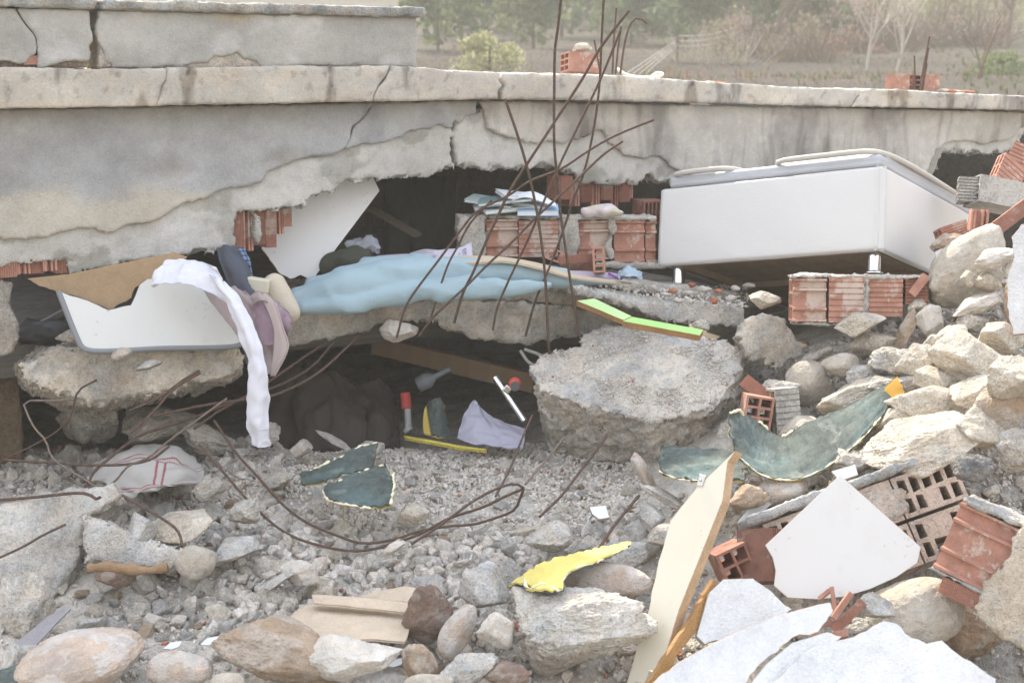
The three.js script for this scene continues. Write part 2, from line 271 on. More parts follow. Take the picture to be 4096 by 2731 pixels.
// base colours of broken concrete, limewashed cobbles and quarried stone, as patches with an outline of their own
const tint = (base, amp, s, seed, patch) => (x, y, z) => { const a = fbm(x * s + seed, y * s, z * s, 4) * amp * 1.8, b = n3(x * s * 2.3 - seed, y * s * 2.3, z * s * 2.3) * amp * 0.35; let c = [base[0] * (1 + a + b), base[1] * (1 + a), base[2] * (1 + a - b)]; if (patch) { const w = smooth(patch[3], patch[3] + 0.08, fbm(x * s * 1.2 + seed * 3, y * s * 1.2, z * s * 1.2, 4)) * (patch[4] ?? 0.8); c = c.map((v, k) => lerp(v, patch[k], w)); } return c; };
// ------------------------------------------------------------------ ground, hillside
const SURVEY = [
  [-200, 1650, 4.3], [600, 1650, 4.3], [1200, 1650, 4.3], [1800, 1700, 4.2], [2450, 1720, 4.1], [0, 1420, 4.9], [300, 1450, 4.8], [800, 1400, 4.9], [1300, 1430, 4.85], [1700, 1420, 4.8], [2100, 1430, 4.75], [2352, 1640, 4.75], [2300, 1560, 4.65],
  [0, 1230, 5.4], [300, 1260, 5.3], [700, 1230, 5.3], [1100, 1220, 5.35], [1450, 1200, 5.35], [1800, 1160, 5.25], [2100, 1140, 5.25], [2352, 1170, 5.0], [200, 1130, 5.8], [600, 1060, 5.9], [900, 1035, 6.2], [1150, 1035, 6.2], [1400, 1110, 5.8],
  [1900, 950, 5.8], [2150, 880, 5.75], [2352, 820, 5.65], [1750, 930, 6.05], [2220, 720, 6.15], [2400, 640, 6.15], [1990, 770, 6.3], [2270, 560, 6.7], [0, 1080, 6.0], [1000, 1020, 6.6], [700, 1000, 6.6], [300, 1040, 6.4]].map((p) => at(...p));
SURVEY.push(V3(-2.5, 0.2, -7.5), V3(-1, 0.15, -8), V3(0.6, 0.15, -8.2), V3(2.2, 0.6, -8.2), V3(3.5, 0.75, -7), V3(3.2, 0.5, -5.5), V3(2.8, 0.1, -4.2), V3(-2.9, 0.1, -4.4), V3(-2.8, 0.15, -6));
const HX = -4, HZ = -9.2, HS = 0.06, HN = 134, HM = 96, HF = new Float32Array(HN * HM);
for (let j = 0; j < HM; j++) for (let i = 0; i < HN; i++) {
  const x = HX + i * HS, z = HZ + j * HS; let a = 0, b = 0;
  for (const p of SURVEY) { const w = 1 / (((x - p.x) ** 2 + (z - p.z) ** 2) ** 1.7 + 0.004); a += w * p.y; b += w; }
  HF[j * HN + i] = a / b - 0.02;
}
function ground(x, z) { const u = clamp((x - HX) / HS, 0, HN - 1.001), v = clamp((z - HZ) / HS, 0, HM - 1.001), i = Math.floor(u), j = Math.floor(v), s = u - i, t = v - j, p = j * HN + i; return lerp(lerp(HF[p], HF[p + 1], s), lerp(HF[p + HN], HF[p + HN + 1], s), t); }
{
  const g = new THREE.PlaneGeometry(7.8, 5.6, 312, 224).rotateX(-Math.PI / 2).translate(-0.05, 0, -6.35), P = g.attributes.position;
  for (let i = 0; i < P.count; i++) { const x = P.getX(i), z = P.getZ(i), e = Math.min(x + 3.95, 3.85 - x, z + 9.15, -3.55 - z); P.setY(i, lerp(-0.2, ground(x, z) + 0.03 * fbm(x * 9, 3, z * 9, 4), smooth(0, 0.3, e))); }
  g.deleteAttribute('normal'); setting('rubble_ground', finish(g, { color: tint([0.52, 0.475, 0.41], 0.2, 3, 5) }), M.concrete);
  setting('ground', finish(new THREE.PlaneGeometry(800, 800, 8, 8).rotateX(-Math.PI / 2).translate(0, -0.12, 0), { color: () => [0.22, 0.19, 0.14] }), M.concrete);
}
const hillY = (x, z) => { const d = -z; if (d < 12) return -0.3; const q = Math.max(0, d - 25), s = smooth(12, 22, d); return -0.3 + s * 1.9 + 0.04 * q + 0.0005 * q * q + 0.012 * Math.max(0, x - 2) * Math.min(30, q) * 0.06 + 0.5 * fbm(x * 0.05, z * 0.05, 3, 4) * smooth(25, 60, d) + 0.12 * fbm(x * 0.35, z * 0.35, 9, 3) * s; };
{
  const g = new THREE.PlaneGeometry(260, 180, 200, 170).rotateX(-Math.PI / 2).translate(20, 0, -104), P = g.attributes.position;
  for (let i = 0; i < P.count; i++) P.setY(i, hillY(P.getX(i), P.getZ(i)));
  g.deleteAttribute('normal');
  const soil = mat({ vertexColors: true, bumpMap: T.stoneB, bumpScale: 0.3 });
  setting('hillside', finish(g, { color: (x, y, z) => { const a = fbm(x * 0.12, z * 0.12, 2, 4), b = smooth(0.0, 0.35, fbm(x * 0.07 + 9, z * 0.25, 5, 4) - 0.12 + 0.4 * smooth(6, 16, x)), c = fbm(x * 0.9, z * 0.9, 6, 3), q = 1 + 0.5 * c; return [lerp(0.135 + 0.12 * a, 0.10, b) * q, lerp(0.116 + 0.10 * a, 0.115, b) * q, lerp(0.10 + 0.08 * a, 0.045, b) * q]; }, uv: 0.2 }), soil);
}
{ // dry grass and weeds over the slope
  const r = rng(314), bl = []; for (let k = 0; k < 9; k++) { const a = r() * 6.28, l = 0.5 + 0.6 * r(), lean = 0.3 + 0.5 * r(), g = new THREE.BufferGeometry(); g.setAttribute('position', new THREE.Float32BufferAttribute([-0.06 * Math.sin(a), 0, 0.06 * Math.cos(a), 0.06 * Math.sin(a), 0, -0.06 * Math.cos(a), Math.cos(a) * lean * l, l, Math.sin(a) * lean * l], 3)); g.computeVertexNormals(); bl.push(g); }
  const im = new THREE.InstancedMesh(mergeGeometries(bl), mat({ color: C(1, 1, 1) }), 9000), mx = new THREE.Matrix4(), q = new THREE.Quaternion(); im.name = 'dry_grass';
  for (let i = 0; i < im.count; i++) { const d = 16 + 50 * r() ** 1.5, x = (lerp(900, 2400, r()) - 1176) / F * d, s = 0.035 + 0.09 * r() ** 2; mx.compose(V3(x, hillY(x, -d) - 0.01, -d), q.setFromAxisAngle(V3(0, 1, 0), r() * 6.28), V3(s, s * (0.6 + 0.8 * r()), s)); im.setMatrixAt(i, mx); const g = r(), e = clamp((x / d - 0.12) * 5) * 0.7; im.setColorAt(i, g < e ? C(0.13, 0.16, 0.06) : C(0.24 + 0.12 * r(), 0.195 + 0.09 * r(), 0.13 + 0.06 * r())); }
  im.castShadow = im.receiveShadow = true; scene.add(im); tag(im, 'dry tufted grass and weeds over the hillside behind the roof', 'grass', null, 'stuff');
}
// ------------------------------------------------------------------ trees on the hillside
function leafCloud(seed, n, size, shape) {
  const r = rng(seed), pos = [], nor = [], col = [], a = V3(), b = V3();
  for (let i = 0; i < n; i++) {
    const p = shape(r); a.set(r() - 0.5, r() - 0.5, r() - 0.5).normalize(); b.set(r() - 0.5, r() - 0.5, r() - 0.5).cross(a).normalize(); const s = size * (0.6 + 0.8 * r()), nn = a.clone().cross(b), t = 0.7 + 0.6 * r();
    for (const [u, v] of [[-0.6, -1], [0.6, -0.8], [0, 1.1]]) { pos.push(p.x + s * (a.x * u + b.x * v), p.y + s * (a.y * u + b.y * v), p.z + s * (a.z * u + b.z * v)); nor.push(nn.x, nn.y, nn.z); col.push(t, t * (0.95 + 0.1 * r()), t); }
  }
  const g = new THREE.BufferGeometry(); g.setAttribute('position', new THREE.Float32BufferAttribute(pos, 3)); g.setAttribute('normal', new THREE.Float32BufferAttribute(nor, 3)); g.setAttribute('color', new THREE.Float32BufferAttribute(col, 3)); return g;
}
const leafMat = (c, t = 0.45) => mat({ color: c, vertexColors: true, transmission: t, thickness: 0, roughness: 1 });
const bark = mat({ color: C(0.13, 0.105, 0.085), map: T.stone });
const pineGreen = leafMat(C(0.085, 0.125, 0.055)), pinePale = leafMat(C(0.12, 0.15, 0.065));
const clumps = (seed, k, h, w) => { const r = rng(seed), L = []; for (let i = 0; i < k; i++) { const t = (i + r()) / k, y = h * (0.22 + 0.78 * t), rad = w * 0.5 * (1.05 - t * 0.8) * (0.35 + 0.65 * r()), q = r() * 6.283; L.push([Math.cos(q) * rad, y, Math.sin(q) * rad, w * (0.13 + 0.12 * r()) * (1.15 - 0.5 * t)]); } return (rr) => { const c = L[Math.floor(rr() * L.length)], u = rr() * 6.283, v = Math.acos(2 * rr() - 1), s = c[3] * Math.cbrt(rr()); return V3(c[0] + s * Math.sin(v) * Math.cos(u), c[1] + 0.75 * s * Math.cos(v), c[2] + s * Math.sin(v) * Math.sin(u)); }; };
const pineKinds = [1, 2, 3].map((k) => { const h = 4, w = 2.6 + 0.4 * k; return { crown: leafCloud(k * 13, 1500, 0.16, clumps(k * 7, 24, h, w)), trunk: new THREE.CylinderGeometry(0.02, 0.06, h * 0.9, 6).translate(0, h * 0.45, 0) }; });
const pines = [[1005, 60, 70, 1.2], [1060, 40, 78, 1.3], [1120, 70, 84, 1.2], [1170, 35, 90, 1.5], [1225, 60, 80, 1.1], [1290, 30, 74, 1.5], [1330, 75, 92, 1.2], [1400, 40, 84, 1.3], [1450, 70, 76, 0.9], [1500, 35, 70, 1.4], [1540, 60, 90, 1.2], [1590, 25, 80, 1.3], [1640, 55, 88, 1.1], [1690, 20, 72, 1.2], [1760, 30, 84, 1.3], [1830, 15, 78, 1.2], [1900, 25, 90, 1.1], [1080, 10, 100, 1.4], [1350, 5, 104, 1.5], [1560, 0, 100, 1.5], [1985, 20, 66, 0.9], [2250, 10, 60, 1.0]];
const spots = ['above the end of the coping', 'just right of the coping, set higher', 'above the pale bush', 'high up above the pale bush', 'left of the leftmost tall bar', 'behind the leftmost tall bar', 'right of the leftmost tall bar', 'behind the second tall bar', 'beside the hooked bar', 'above the hooked bar', 'above the wire bundle', 'between the wires and the bare tree', 'over the end of the wires', 'above the round bare tree, lower', 'above the round bare tree', 'left of the blossom shrub', 'behind the blossom shrub', 'at the top edge near the coping', 'at the top edge between the tall bars', 'at the top edge above the wires', 'on the green terrace', 'in the upper right corner'];
pines.forEach(([px, py, d, s], i) => {
  const p = at(px, py, 36 + (i * 7 % 26)), k = pineKinds[i % 3], t = thing('pine_tree', 'hazy green pine on the far hillside ' + spots[i], 'tree', null, 'pines on the far hillside');
  p.y = hillY(p.x, p.z) - 0.1; t.position.copy(p); t.scale.setScalar(s * 0.58); t.rotation.y = i * 1.7; mesh('trunk', k.trunk, bark, t); mesh('crown', k.crown, i % 2 ? pineGreen : pinePale, t);
});
function bareTree(seed, h, lean, depth, spread) {
  const r = rng(seed), trunk = [], twigs = [];
  const grow = (p, dir, len, rad, lev) => {
    const q = p.clone().addScaledVector(dir, len), m = p.clone().lerp(q, 0.5).add(V3(r() - 0.5, r() - 0.5, r() - 0.5).multiplyScalar(len * 0.12)), g = new THREE.TubeGeometry(new THREE.QuadraticBezierCurve3(p, m, q), 3, rad, lev < 2 ? 6 : 3, false); (lev < 1 ? trunk : twigs).push(g);
    if (lev >= depth) return; const n = lev === 0 ? 5 : 3;
    for (let i = 0; i < n; i++) { const nd = dir.clone().add(V3(r() - 0.5, (r() - 0.3) * 0.8, r() - 0.5).multiplyScalar(spread * (lev === 0 ? 1.3 : 1))).normalize(); grow(p.clone().lerp(q, i === 0 ? 1 : 0.45 + 0.55 * r()), nd, len * (0.62 + 0.2 * r()), rad * 0.58, lev + 1); }
  };
  grow(V3(0, 0, 0), V3(lean, 1, 0).normalize(), h * 0.32, h * 0.011, 0);
  return [mergeGeometries(trunk), mergeGeometries(twigs)];
}
const paleBark = mat({ color: C(0.42, 0.37, 0.31) }), brownBark = mat({ color: C(0.17, 0.12, 0.095) });
[[1775, 205, 34, 3.4, 5, 0, 1.5, brownBark, 'round bare brown tree behind the roof edge beside the wires'], [1985, 215, 27, 2.6, 4, 0.1, 1.1, paleBark, 'pale bare sapling with forked stem left of the red roof brick'], [1890, 215, 30, 2.5, 4, -0.1, 1.2, brownBark, 'thin brown bare tree between round tree and pale sapling'], [2050, 200, 24, 1.9, 4, 0.25, 1.0, paleBark, 'leaning pale bare shrub just behind the red roof brick'], [2315, 95, 36, 4, 4, 0.1, 1.4, brownBark, 'dark bare tree trunk at the upper right corner'], [2230, 230, 22, 1.6, 3, 0.3, 1.2, brownBark, 'low dark bare shrub right of the red roof brick'], [1660, 170, 38, 2.2, 4, 0, 1.5, brownBark, 'small brushy bare tree under the wires']].forEach(([px, py, d, h, dep, lean, sp, m, label], i) => {
  const [a, b] = bareTree(i * 31 + 5, h, lean, dep, sp), t = thing('bare_tree', label, 'tree', null, 'bare trees behind the roof'); const p = at(px, py, d); p.y = Math.min(p.y, hillY(p.x, p.z)); t.position.copy(p); mesh('trunk', a, m, t); mesh('branches', b, m, t);
});
for (const [px, py, d, w, h, c, label, cat, n] of [[1125, 172, 24, 0.95, 0.62, C(0.34, 0.34, 0.19), 'pale olive bush behind the roof edge right of the coping', 'bush', 1500], [1975, 60, 40, 1.7, 1.3, C(0.55, 0.44, 0.40), 'pinkish white blossoming shrub on the terrace', 'shrub', 1400], [1925, 170, 34, 1.6, 0.9, C(0.2, 0.13, 0.09), 'russet leafy shrub among the bare saplings', 'shrub', 900], [2210, 60, 46, 3.0, 1.1, C(0.16, 0.2, 0.07), 'low green bush on the terrace at the upper right', 'bush', 1200], [2300, 215, 26, 1.3, 0.7, C(0.13, 0.17, 0.06), 'green brush right of the red roof brick', 'bush', 1000]]) {
  const t = thing('shrub', label, cat), p = at(px, py, d); p.y = Math.min(p.y, hillY(p.x, p.z) + 0.05); t.position.copy(p); const r0 = clumps(px, 14, h, w * 1.5);
  mesh('foliage', leafCloud(px + 3, n, 0.035 * d / 24, (r) => { const q = r0(r); return V3(q.x, q.y - h * 0.15, q.z); }), leafMat(c), t); mesh('stem', new THREE.CylinderGeometry(0.012, 0.03, h * 0.8, 5).translate(0, h * 0.3, 0), bark, t);
}
[[1640, 190, 30, 1.5, 'left of the round bare tree'], [1715, 180, 33, 1.9, 'at the foot of the round bare tree'], [1840, 185, 31, 1.7, 'between round tree and russet shrub'], [1900, 120, 40, 2.6, 'behind the russet shrub, higher'], [2000, 150, 36, 2.2, 'above the red roof brick'], [2180, 140, 38, 2.8, 'right of the red roof brick, higher'], [2290, 130, 42, 2.4, 'below the dark trunk'], [1560, 120, 48, 2.4, 'beyond the wires'], [1250, 130, 52, 2.6, 'behind the leftmost tall bar']].forEach(([px, py, d, w, where], i) => {
  const t = thing('scrub_bush', 'hazy leafless brown scrub ' + where, 'bush', null, 'scrub on the hillside'), p = at(px, py, d), h = w * 0.62; p.y = Math.min(p.y, hillY(p.x, p.z)); t.position.copy(p);
  const r = rng(i + 60), tw = []; for (let k = 0; k < 260; k++) { const a = r() * 6.28, e = 0.25 + 1.2 * r(), L = h * (0.5 + 0.7 * r()), o = V3((r() - 0.5) * w * 0.7, 0, (r() - 0.5) * w * 0.5), q = V3(Math.cos(a) * Math.cos(e), Math.sin(e), Math.sin(a) * Math.cos(e)); tw.push(new THREE.CylinderGeometry(0.002 * w, 0.007 * w, L, 3, 1, true).translate(0, L / 2, 0).applyQuaternion(new THREE.Quaternion().setFromUnitVectors(V3(0, 1, 0), q)).translate(o.x, o.y, o.z)); }
  mesh('twigs', mergeGeometries(tw), i % 3 ? brownBark : paleBark, t); mesh('foliage', leafCloud(i + 9, 700, 0.02 * w, clumps(i * 5 + 2, 12, h * 1.1, w)), leafMat(i % 2 ? C(0.26, 0.2, 0.16) : C(0.22, 0.19, 0.12)), t);
});
// ------------------------------------------------------------------ overhead wires
const wireMat = mat({ color: C(0.55, 0.5, 0.42), roughness: 0.5 });
{
  const pole = thing('utility_pole', 'slim metal pole where the overhead wires meet', 'pole'); const b = at(1556, 88, 30); pole.position.copy(b); mesh('shaft', new THREE.CylinderGeometry(0.03, 0.04, 2.4, 8).translate(0, -1.15, 0), M.steel, pole); mesh('crossarm', box(0, -0.02, 0, 0.1, 0.04, 0.5), M.steel, pole);
  for (let k = 0; k < 3; k++) solo('overhead_wire', ['topmost', 'middle', 'lowest'][k] + ' of the three wires rising right from the pole', 'wire', tube([[1557, 82 + k * 12, 30], [1600, 82 + k * 12, 31], [1660, 72 + k * 12, 33], [1705, 56 + k * 15, 34.5]], 0.007, 20, 4), wireMat, null, 'overhead wires');
  for (let k = 0; k < 4; k++) solo('overhead_wire', ['first', 'second', 'third', 'fourth'][k] + ' wire from the left, sloping down from the pole to the roof', 'wire', tube([[1555 + k, 92 + k * 4, 30], [1500 + k * 5, 128 + k * 4, 27], [1440 + k * 14, 168 + k, 24]], 0.0055, 14, 4), wireMat, null, 'overhead wires');
}
// ------------------------------------------------------------------ the collapsed house
const WN = V3(0.51, 0, 0.861).normalize(), WO = at(0, 155, 5.6).setY(0);
const wallPlane = (off) => frame(WO.clone().addScaledVector(WN, off), WN);
const WF = wallPlane(0), WC = wallPlane(0.02), WS = wallPlane(0.10), WP = wallPlane(0.075), WK = wallPlane(0.105);
const house = thing('collapsed_house', 'collapsed concrete house with sagging roof slab and broken grey wall', 'building', WF);
const lift = (off) => ({ M: new THREE.Matrix4().makeTranslation(0, 0, off) });
const streak = (u, v) => { const w = u + 0.03 * n3(u * 5, v * 5, 5), a = fbm(w * 2.7, v * 0.7, 3, 4), b = fbm(w * 15, v * 1.3, 8, 3), c = fbm(u * 6, v * 6, 18, 3); return 0.75 * smooth(-0.02, 0.14, a + 0.10 * c) + 0.45 * smooth(0.08, 0.24, b + 0.5 * a); };
const slabTop = [[-70, 160], [0, 155], [235, 158], [470, 154], [700, 150], [960, 153], [1000, 158], [1090, 164], [1140, 165], [1250, 169], [1400, 172], [1550, 183], [1700, 192], [1900, 203], [2060, 206], [2150, 212], [2352, 220], [2520, 228]];
const slabBottom = [[2520, 260], [2352, 253], [2000, 245], [1700, 238], [1550, 234], [1250, 229], [1100, 228], [960, 232], [700, 236], [470, 241], [235, 246], [0, 250], [-70, 253]];
const crack = (plane, pts, r) => ({ pts: outline(plane, pts), r });
const cut = (top, bottom, x0, x1, l, r) => { const Y = (L, x) => { for (let i = 0; i + 1 < L.length; i++) { const [ax, ay] = L[i], [bx, by] = L[i + 1]; if ((x - ax) * (x - bx) <= 0) return lerp(ay, by, (x - ax) / (bx - ax || 1)); } return L[0][1]; }; const e = (f, x) => f.map(([dx, t]) => [x + dx, lerp(Y(top, x), Y(bottom, x), t)]); return [[x0 + (l[0]?.[0] ?? 0), Y(top, x0)], ...top.filter((p) => p[0] > x0 + 6 && p[0] < x1 - 6), [x1 + (r[0]?.[0] ?? 0), Y(top, x1)], ...e(r.slice(1), x1), [x1 + (r[r.length - 1]?.[0] ?? 0), Y(bottom, x1), 1], ...bottom.filter((p) => p[0] > x0 + 6 && p[0] < x1 - 6).map((p) => [...p, 1]), [x0 + (l[l.length - 1]?.[0] ?? 0), Y(bottom, x0)], ...e(l.slice(1), x0).reverse()]; };
const zigA = [[0, 0], [-6, 0.25], [3, 0.5], [-8, 0.75], [-5, 1]], zigB = [[14, 0], [6, 0.2], [-4, 0.45], [-16, 0.6], [-24, 0.8], [-28, 1]], zigC = [[4, 0], [2, 0.3], [-9, 0.5], [-14, 0.75], [-22, 1]], none = [[0, 0], [0, 1]];
const slabPaint = (u, v) => { const s = smooth(0.14, 0.36, fbm(u * 9, v * 2.2, 3, 4) + 0.2 * smooth(2.2, 3.8, u)), w = fbm(u * 3, v * 6, 9, 5), p = smooth(0.05, 0.12, fbm(u * 6 + 4, v * 9, 1, 4)), d = smooth(0.2, 0.32, fbm(u * 24, v * 20, 5, 3)); return [0.56 + 0.2 * w - 0.27 * s + 0.05 * p - 0.14 * d, 0.52 + 0.19 * w - 0.26 * s + 0.025 * p - 0.14 * d, 0.455 + 0.17 * w - 0.23 * s - 0.12 * d]; };
[[-70, 380, none, zigC], [380, 886, zigC, zigB], [886, 1156, zigB, zigA], [1156, 1980, zigA, zigC], [1980, 2520, zigC, none]].forEach(([x0, x1, l, r], i) => mesh('roof_slab', finish(prism(ragged(outline(WS, cut(slabTop, slabBottom, x0 + (i ? [0, 0.7, 1.2, 5, 0.6][i] : 0), x1 - [0.7, 1.2, 5, 0.6, 0][i], l, r)), 0.006, 0.045, 3), -0.30, [0, -0.003, 0.002, -0.004, 0][i], 0.009, { edge: 0.005, face: 0.005, freq: 22, round: 0.006, seed: 4, bumpy: 0.002 }), { color: slabPaint }), M.coat, house, lift(0.10)));
mesh('roof', finish(new THREE.ExtrudeGeometry(new THREE.Shape(outline(WS, [...slabTop.map((p) => [p[0], p[1] + 9]), ...slabBottom.map((p) => [p[0], p[1] - 4])]).map((p) => new THREE.Vector2(p[0], p[1]))), { depth: 3.1, bevelEnabled: false }).translate(0, 0, -3.31), { color: tint([0.45, 0.42, 0.37], 0.2, 3, 2) }), M.concrete, house);
// parapet and coping
const parPaint = (u, v) => { const b = fbm(u * 2.2, v * 5, 21, 5), p = smooth(0.0, 0.3, fbm(u * 3.6 + 7, v * 4.5, 4, 4)), o = smooth(0.0, 0.25, fbm(u * 2.5, v * 7 + 3, 14, 3) + (v - 2.0) * 3); return [0.45 + 0.2 * b + 0.14 * p + 0.06 * o, 0.435 + 0.19 * b + 0.14 * p + 0.015 * o, 0.40 + 0.18 * b + 0.15 * p - 0.06 * o]; };
[[[-70, 14, 1], [36, 18], [60, 58], [79, 82], [85, 112], [80, 128], [72, 128], [62, 142], [40, 146], [8, 140], [-70, 146, 1]],
 [[38, 18, 1], [205, 22], [207, 60], [214, 92], [204, 108], [210, 122], [207, 140], [190, 143], [176, 140], [138, 143], [112, 152], [92, 156], [87, 156], [86, 112], [81, 82], [62, 58]],
 [[232, 22, 1], [250, 22, 1], [958, 38], [961, 100], [958, 155], [880, 154], [820, 150], [760, 151], [700, 148], [660, 155], [606, 155], [590, 142], [560, 134], [546, 121], [516, 133], [496, 129], [480, 146], [452, 145], [428, 153], [330, 157], [262, 158], [244, 140], [240, 118], [232, 106], [224, 92], [221, 60]],
].forEach((L, i) => mesh('parapet', finish(prism(ragged(outline(WP, L), 0.005, 0.025, 9 + i), -0.05, [0, 0.004, -0.003][i], 0.008, { edge: 0.005, face: 0.004, freq: 26, round: 0.005, seed: 12 + i }), { color: parPaint }), M.coat, house, lift(0.075)));
mesh('parapet_core', finish(prism(ragged(outline(WP, [[-70, 18, 1], [212, 24, 1], [216, 90], [210, 156, 1], [-70, 158, 1]]), 0.004, 0.04, 8), -0.17, -0.03, 0.010, { edge: 0.006, bumpy: 0.006, seed: 3 }), { color: tint([0.45, 0.37, 0.29], 0.25, 6, 3) }), M.concrete, house, lift(0.075));
mesh('parapet_core', finish(prism(ragged(outline(WP, [[228, 24, 1], [950, 40, 1], [952, 157, 1], [226, 158, 1], [230, 100]]), 0.004, 0.04, 8), -0.17, -0.014, 0.010, { edge: 0.006, bumpy: 0.006, seed: 3 }), { color: tint([0.53, 0.48, 0.41], 0.25, 6, 3) }), M.concrete, house, lift(0.075));
const copPoly = ragged(outline(WK, [[-70, -20, 1], [250, 0], [975, 16], [982, 28], [975, 40], [250, 22, 1], [-70, 12, 1]]), 0.004, 0.05, 19);
mesh('coping', finish(prism(copPoly, -0.23, 0, 0.008, { edge: 0.006, face: 0.003, freq: 30, round: 0.012, seed: 22, bumpy: 0.004, cracks: [crack(WK, [[226, -20], [232, 6], [220, 30]], 0.008)] }), { color: tint([0.42, 0.40, 0.36], 0.35, 9, 33) }), M.concrete, house, lift(0.105));
// the wall under the slab: broken render over concrete and infill
const bodyPoly = ragged(outline(WF, [[-70, 248, 1], [2520, 256, 1], [2520, 330], [2352, 300], [2342, 345], [2262, 352], [2205, 345], [2168, 356], [2148, 388], [2136, 425], [2125, 470], [2105, 440], [2050, 470], [1900, 470], [1650, 440], [1565, 413], [1480, 410], [1460, 418], [1345, 420], [1330, 402], [1290, 386], [1235, 376], [1180, 386], [1100, 381], [1050, 381], [1000, 396], [960, 408], [910, 402], [860, 408], [800, 416], [715, 456], [700, 470], [682, 478, 1], [541, 486, 1], [541, 568], [450, 580], [330, 602], [235, 622], [160, 630], [155, 597], [20, 606], [0, 612], [-70, 640, 1]]), 0.010, 0.035, 29);
const grey = (u, v) => { const a = fbm(u * 3.1, v * 3.1, 40, 4), p = smooth(0.1, 0.2, fbm(u * 4.4, v * 4.4, 60, 4)), d = smooth(0.22, 0.4, fbm(u * 26, v * 22, 5, 3)) * 0.5; return [0.575 + 0.14 * a - 0.17 * p - 0.12 * d, 0.555 + 0.14 * a - 0.165 * p - 0.12 * d, 0.515 + 0.14 * a - 0.165 * p - 0.11 * d]; };
mesh('wall', finish(prism(bodyPoly, -0.20, 0, 0.0095, { edge: 0.026, face: 0.006, freq: 17, round: 0.008, seed: 31, bumpy: 0.012, backRough: 0.02, cracks: [crack(WF, [[1042, 285], [1040, 330], [1048, 390]], 0.010)] }), { color: grey }), M.smoothConcrete, house);
const coats = [
  [[-70, 252, 1], [862, 236, 1], [840, 262], [812, 292], [790, 344], [750, 356], [680, 366], [640, 388], [600, 418], [570, 427], [500, 440], [420, 470], [385, 492], [370, 505], [300, 516], [250, 531], [200, 525], [130, 536], [60, 553], [-70, 546, 1]],
  [[865, 236, 1], [1099, 231, 1], [1094, 262], [1072, 268], [1058, 282], [1045, 272], [1040, 292], [1000, 290], [950, 300], [890, 325], [840, 331], [795, 344], [816, 292], [843, 262]],
  [[1104, 231, 1], [2520, 260, 1], [2520, 322], [2352, 290], [2330, 318], [2260, 330], [2190, 322], [2150, 345], [2130, 400], [2060, 400], [1900, 420], [1700, 420], [1580, 402], [1552, 385], [1530, 367], [1440, 357], [1402, 330], [1385, 300], [1330, 322], [1240, 332], [1165, 312], [1120, 296]]];
coats.forEach((c, k) => mesh('render_coat', finish(prism(ragged(outline(WC, c), 0.016, 0.022, 50 + k), -0.03, 0, 0.008, { edge: 0.006, face: 0.006, freq: 26, round: 0.005, seed: 61 + k }), {
  color: (u, v) => { const s = streak(u, v) * smooth(0.9, 2.1, u), g2 = fbm(u * 16, v * 16, 17, 3) + 1.2 * smooth(0.14, 0.3, fbm(u * 7, v * 9, 27, 4)), a = fbm(u * 1.5, v * 2.4, 11, 5), nz = fbm(u * 2.2, v * 3.0, 71, 4), bl = smooth(1.62, 1.42, v + 0.22 * nz - 0.05 * u) * smooth(0.9, 0.4, Math.abs(fbm(u * 1.3 + 3, v * 2, 33, 3)) * 2.4), oc = smooth(1.335, 1.285, v + 0.10 * fbm(u * 3.3, v * 6, 81, 4)) * smooth(1.25, 1.05, u + 0.2 * nz); const base = k > 1 ? [0.54, 0.505, 0.45] : [0.35, 0.335, 0.305]; const m = [base[0] + 0.16 * a + 0.05 * g2, base[1] + 0.16 * a + 0.05 * g2, base[2] + 0.155 * a + 0.05 * g2]; if (k < 2) { const w = bl * 0.85; m[0] = lerp(m[0], 0.425 + 0.3 * nz, w); m[1] = lerp(m[1], 0.425 + 0.3 * nz, w); m[2] = lerp(m[2], 0.425 + 0.3 * nz, w); m[0] = lerp(m[0], 0.52, oc); m[1] = lerp(m[1], 0.48, oc); m[2] = lerp(m[2], 0.41, oc); } return [m[0] - 0.21 * s, m[1] - 0.20 * s, m[2] - 0.175 * s]; } }), M.coat, house, lift(0.02)));
// hollow clay bricks: x along the length, y up, z = 0 is the face
function brickGeo(kind, L, h, t, rows = 3, cols = 2) {
  const s = new THREE.Shape(), pt = [], rib = 0.008;
  if (kind === 'ridged') { const n = 8, p = h / n; for (let i = 0; i < n; i++) pt.push([0, i * p + 0.002], [0, (i + 1) * p - 0.004], [0.005, (i + 1) * p - 0.003], [0.005, (i + 1) * p]); pt[pt.length - 1] = [0.002, h]; }
  else if (kind === 'webbed') { const ys = [0, 0.27 * h, 0.72 * h, h - rib]; ys.forEach((y, i) => { pt.push([i % 2 ? 0.002 : 0, y], [0, y + rib]); if (i < 3) pt.push([0.02, y + rib + 0.004], [0.022, ys[i + 1] - 0.004]); }); }
  else pt.push([0, 0], [0, h]);
  pt.push([t, h], [t, 0]); pt.forEach((q, i) => i ? s.lineTo(q[0], q[1]) : s.moveTo(q[0], q[1]));
  const d0 = kind === 'webbed' ? 0.03 : 0.009, cw = (t - d0 - rib * cols) / cols, ch = (h - rib * (rows + 1)) / rows;
  for (let i = 0; i < cols; i++) for (let j = 0; j < rows; j++) { const a = d0 + i * (cw + rib), b = rib + j * (ch + rib), q = new THREE.Path(); q.moveTo(a, b); q.lineTo(a + cw, b); q.lineTo(a + cw, b + ch); q.lineTo(a, b + ch); q.closePath(); s.holes.push(q); }
  return finish(new THREE.ExtrudeGeometry(s, { depth: L, bevelEnabled: false }).rotateY(Math.PI / 2), { crease: 0.3 });
}
const clays = [M.clay, M.clayPale, M.clayDeep];
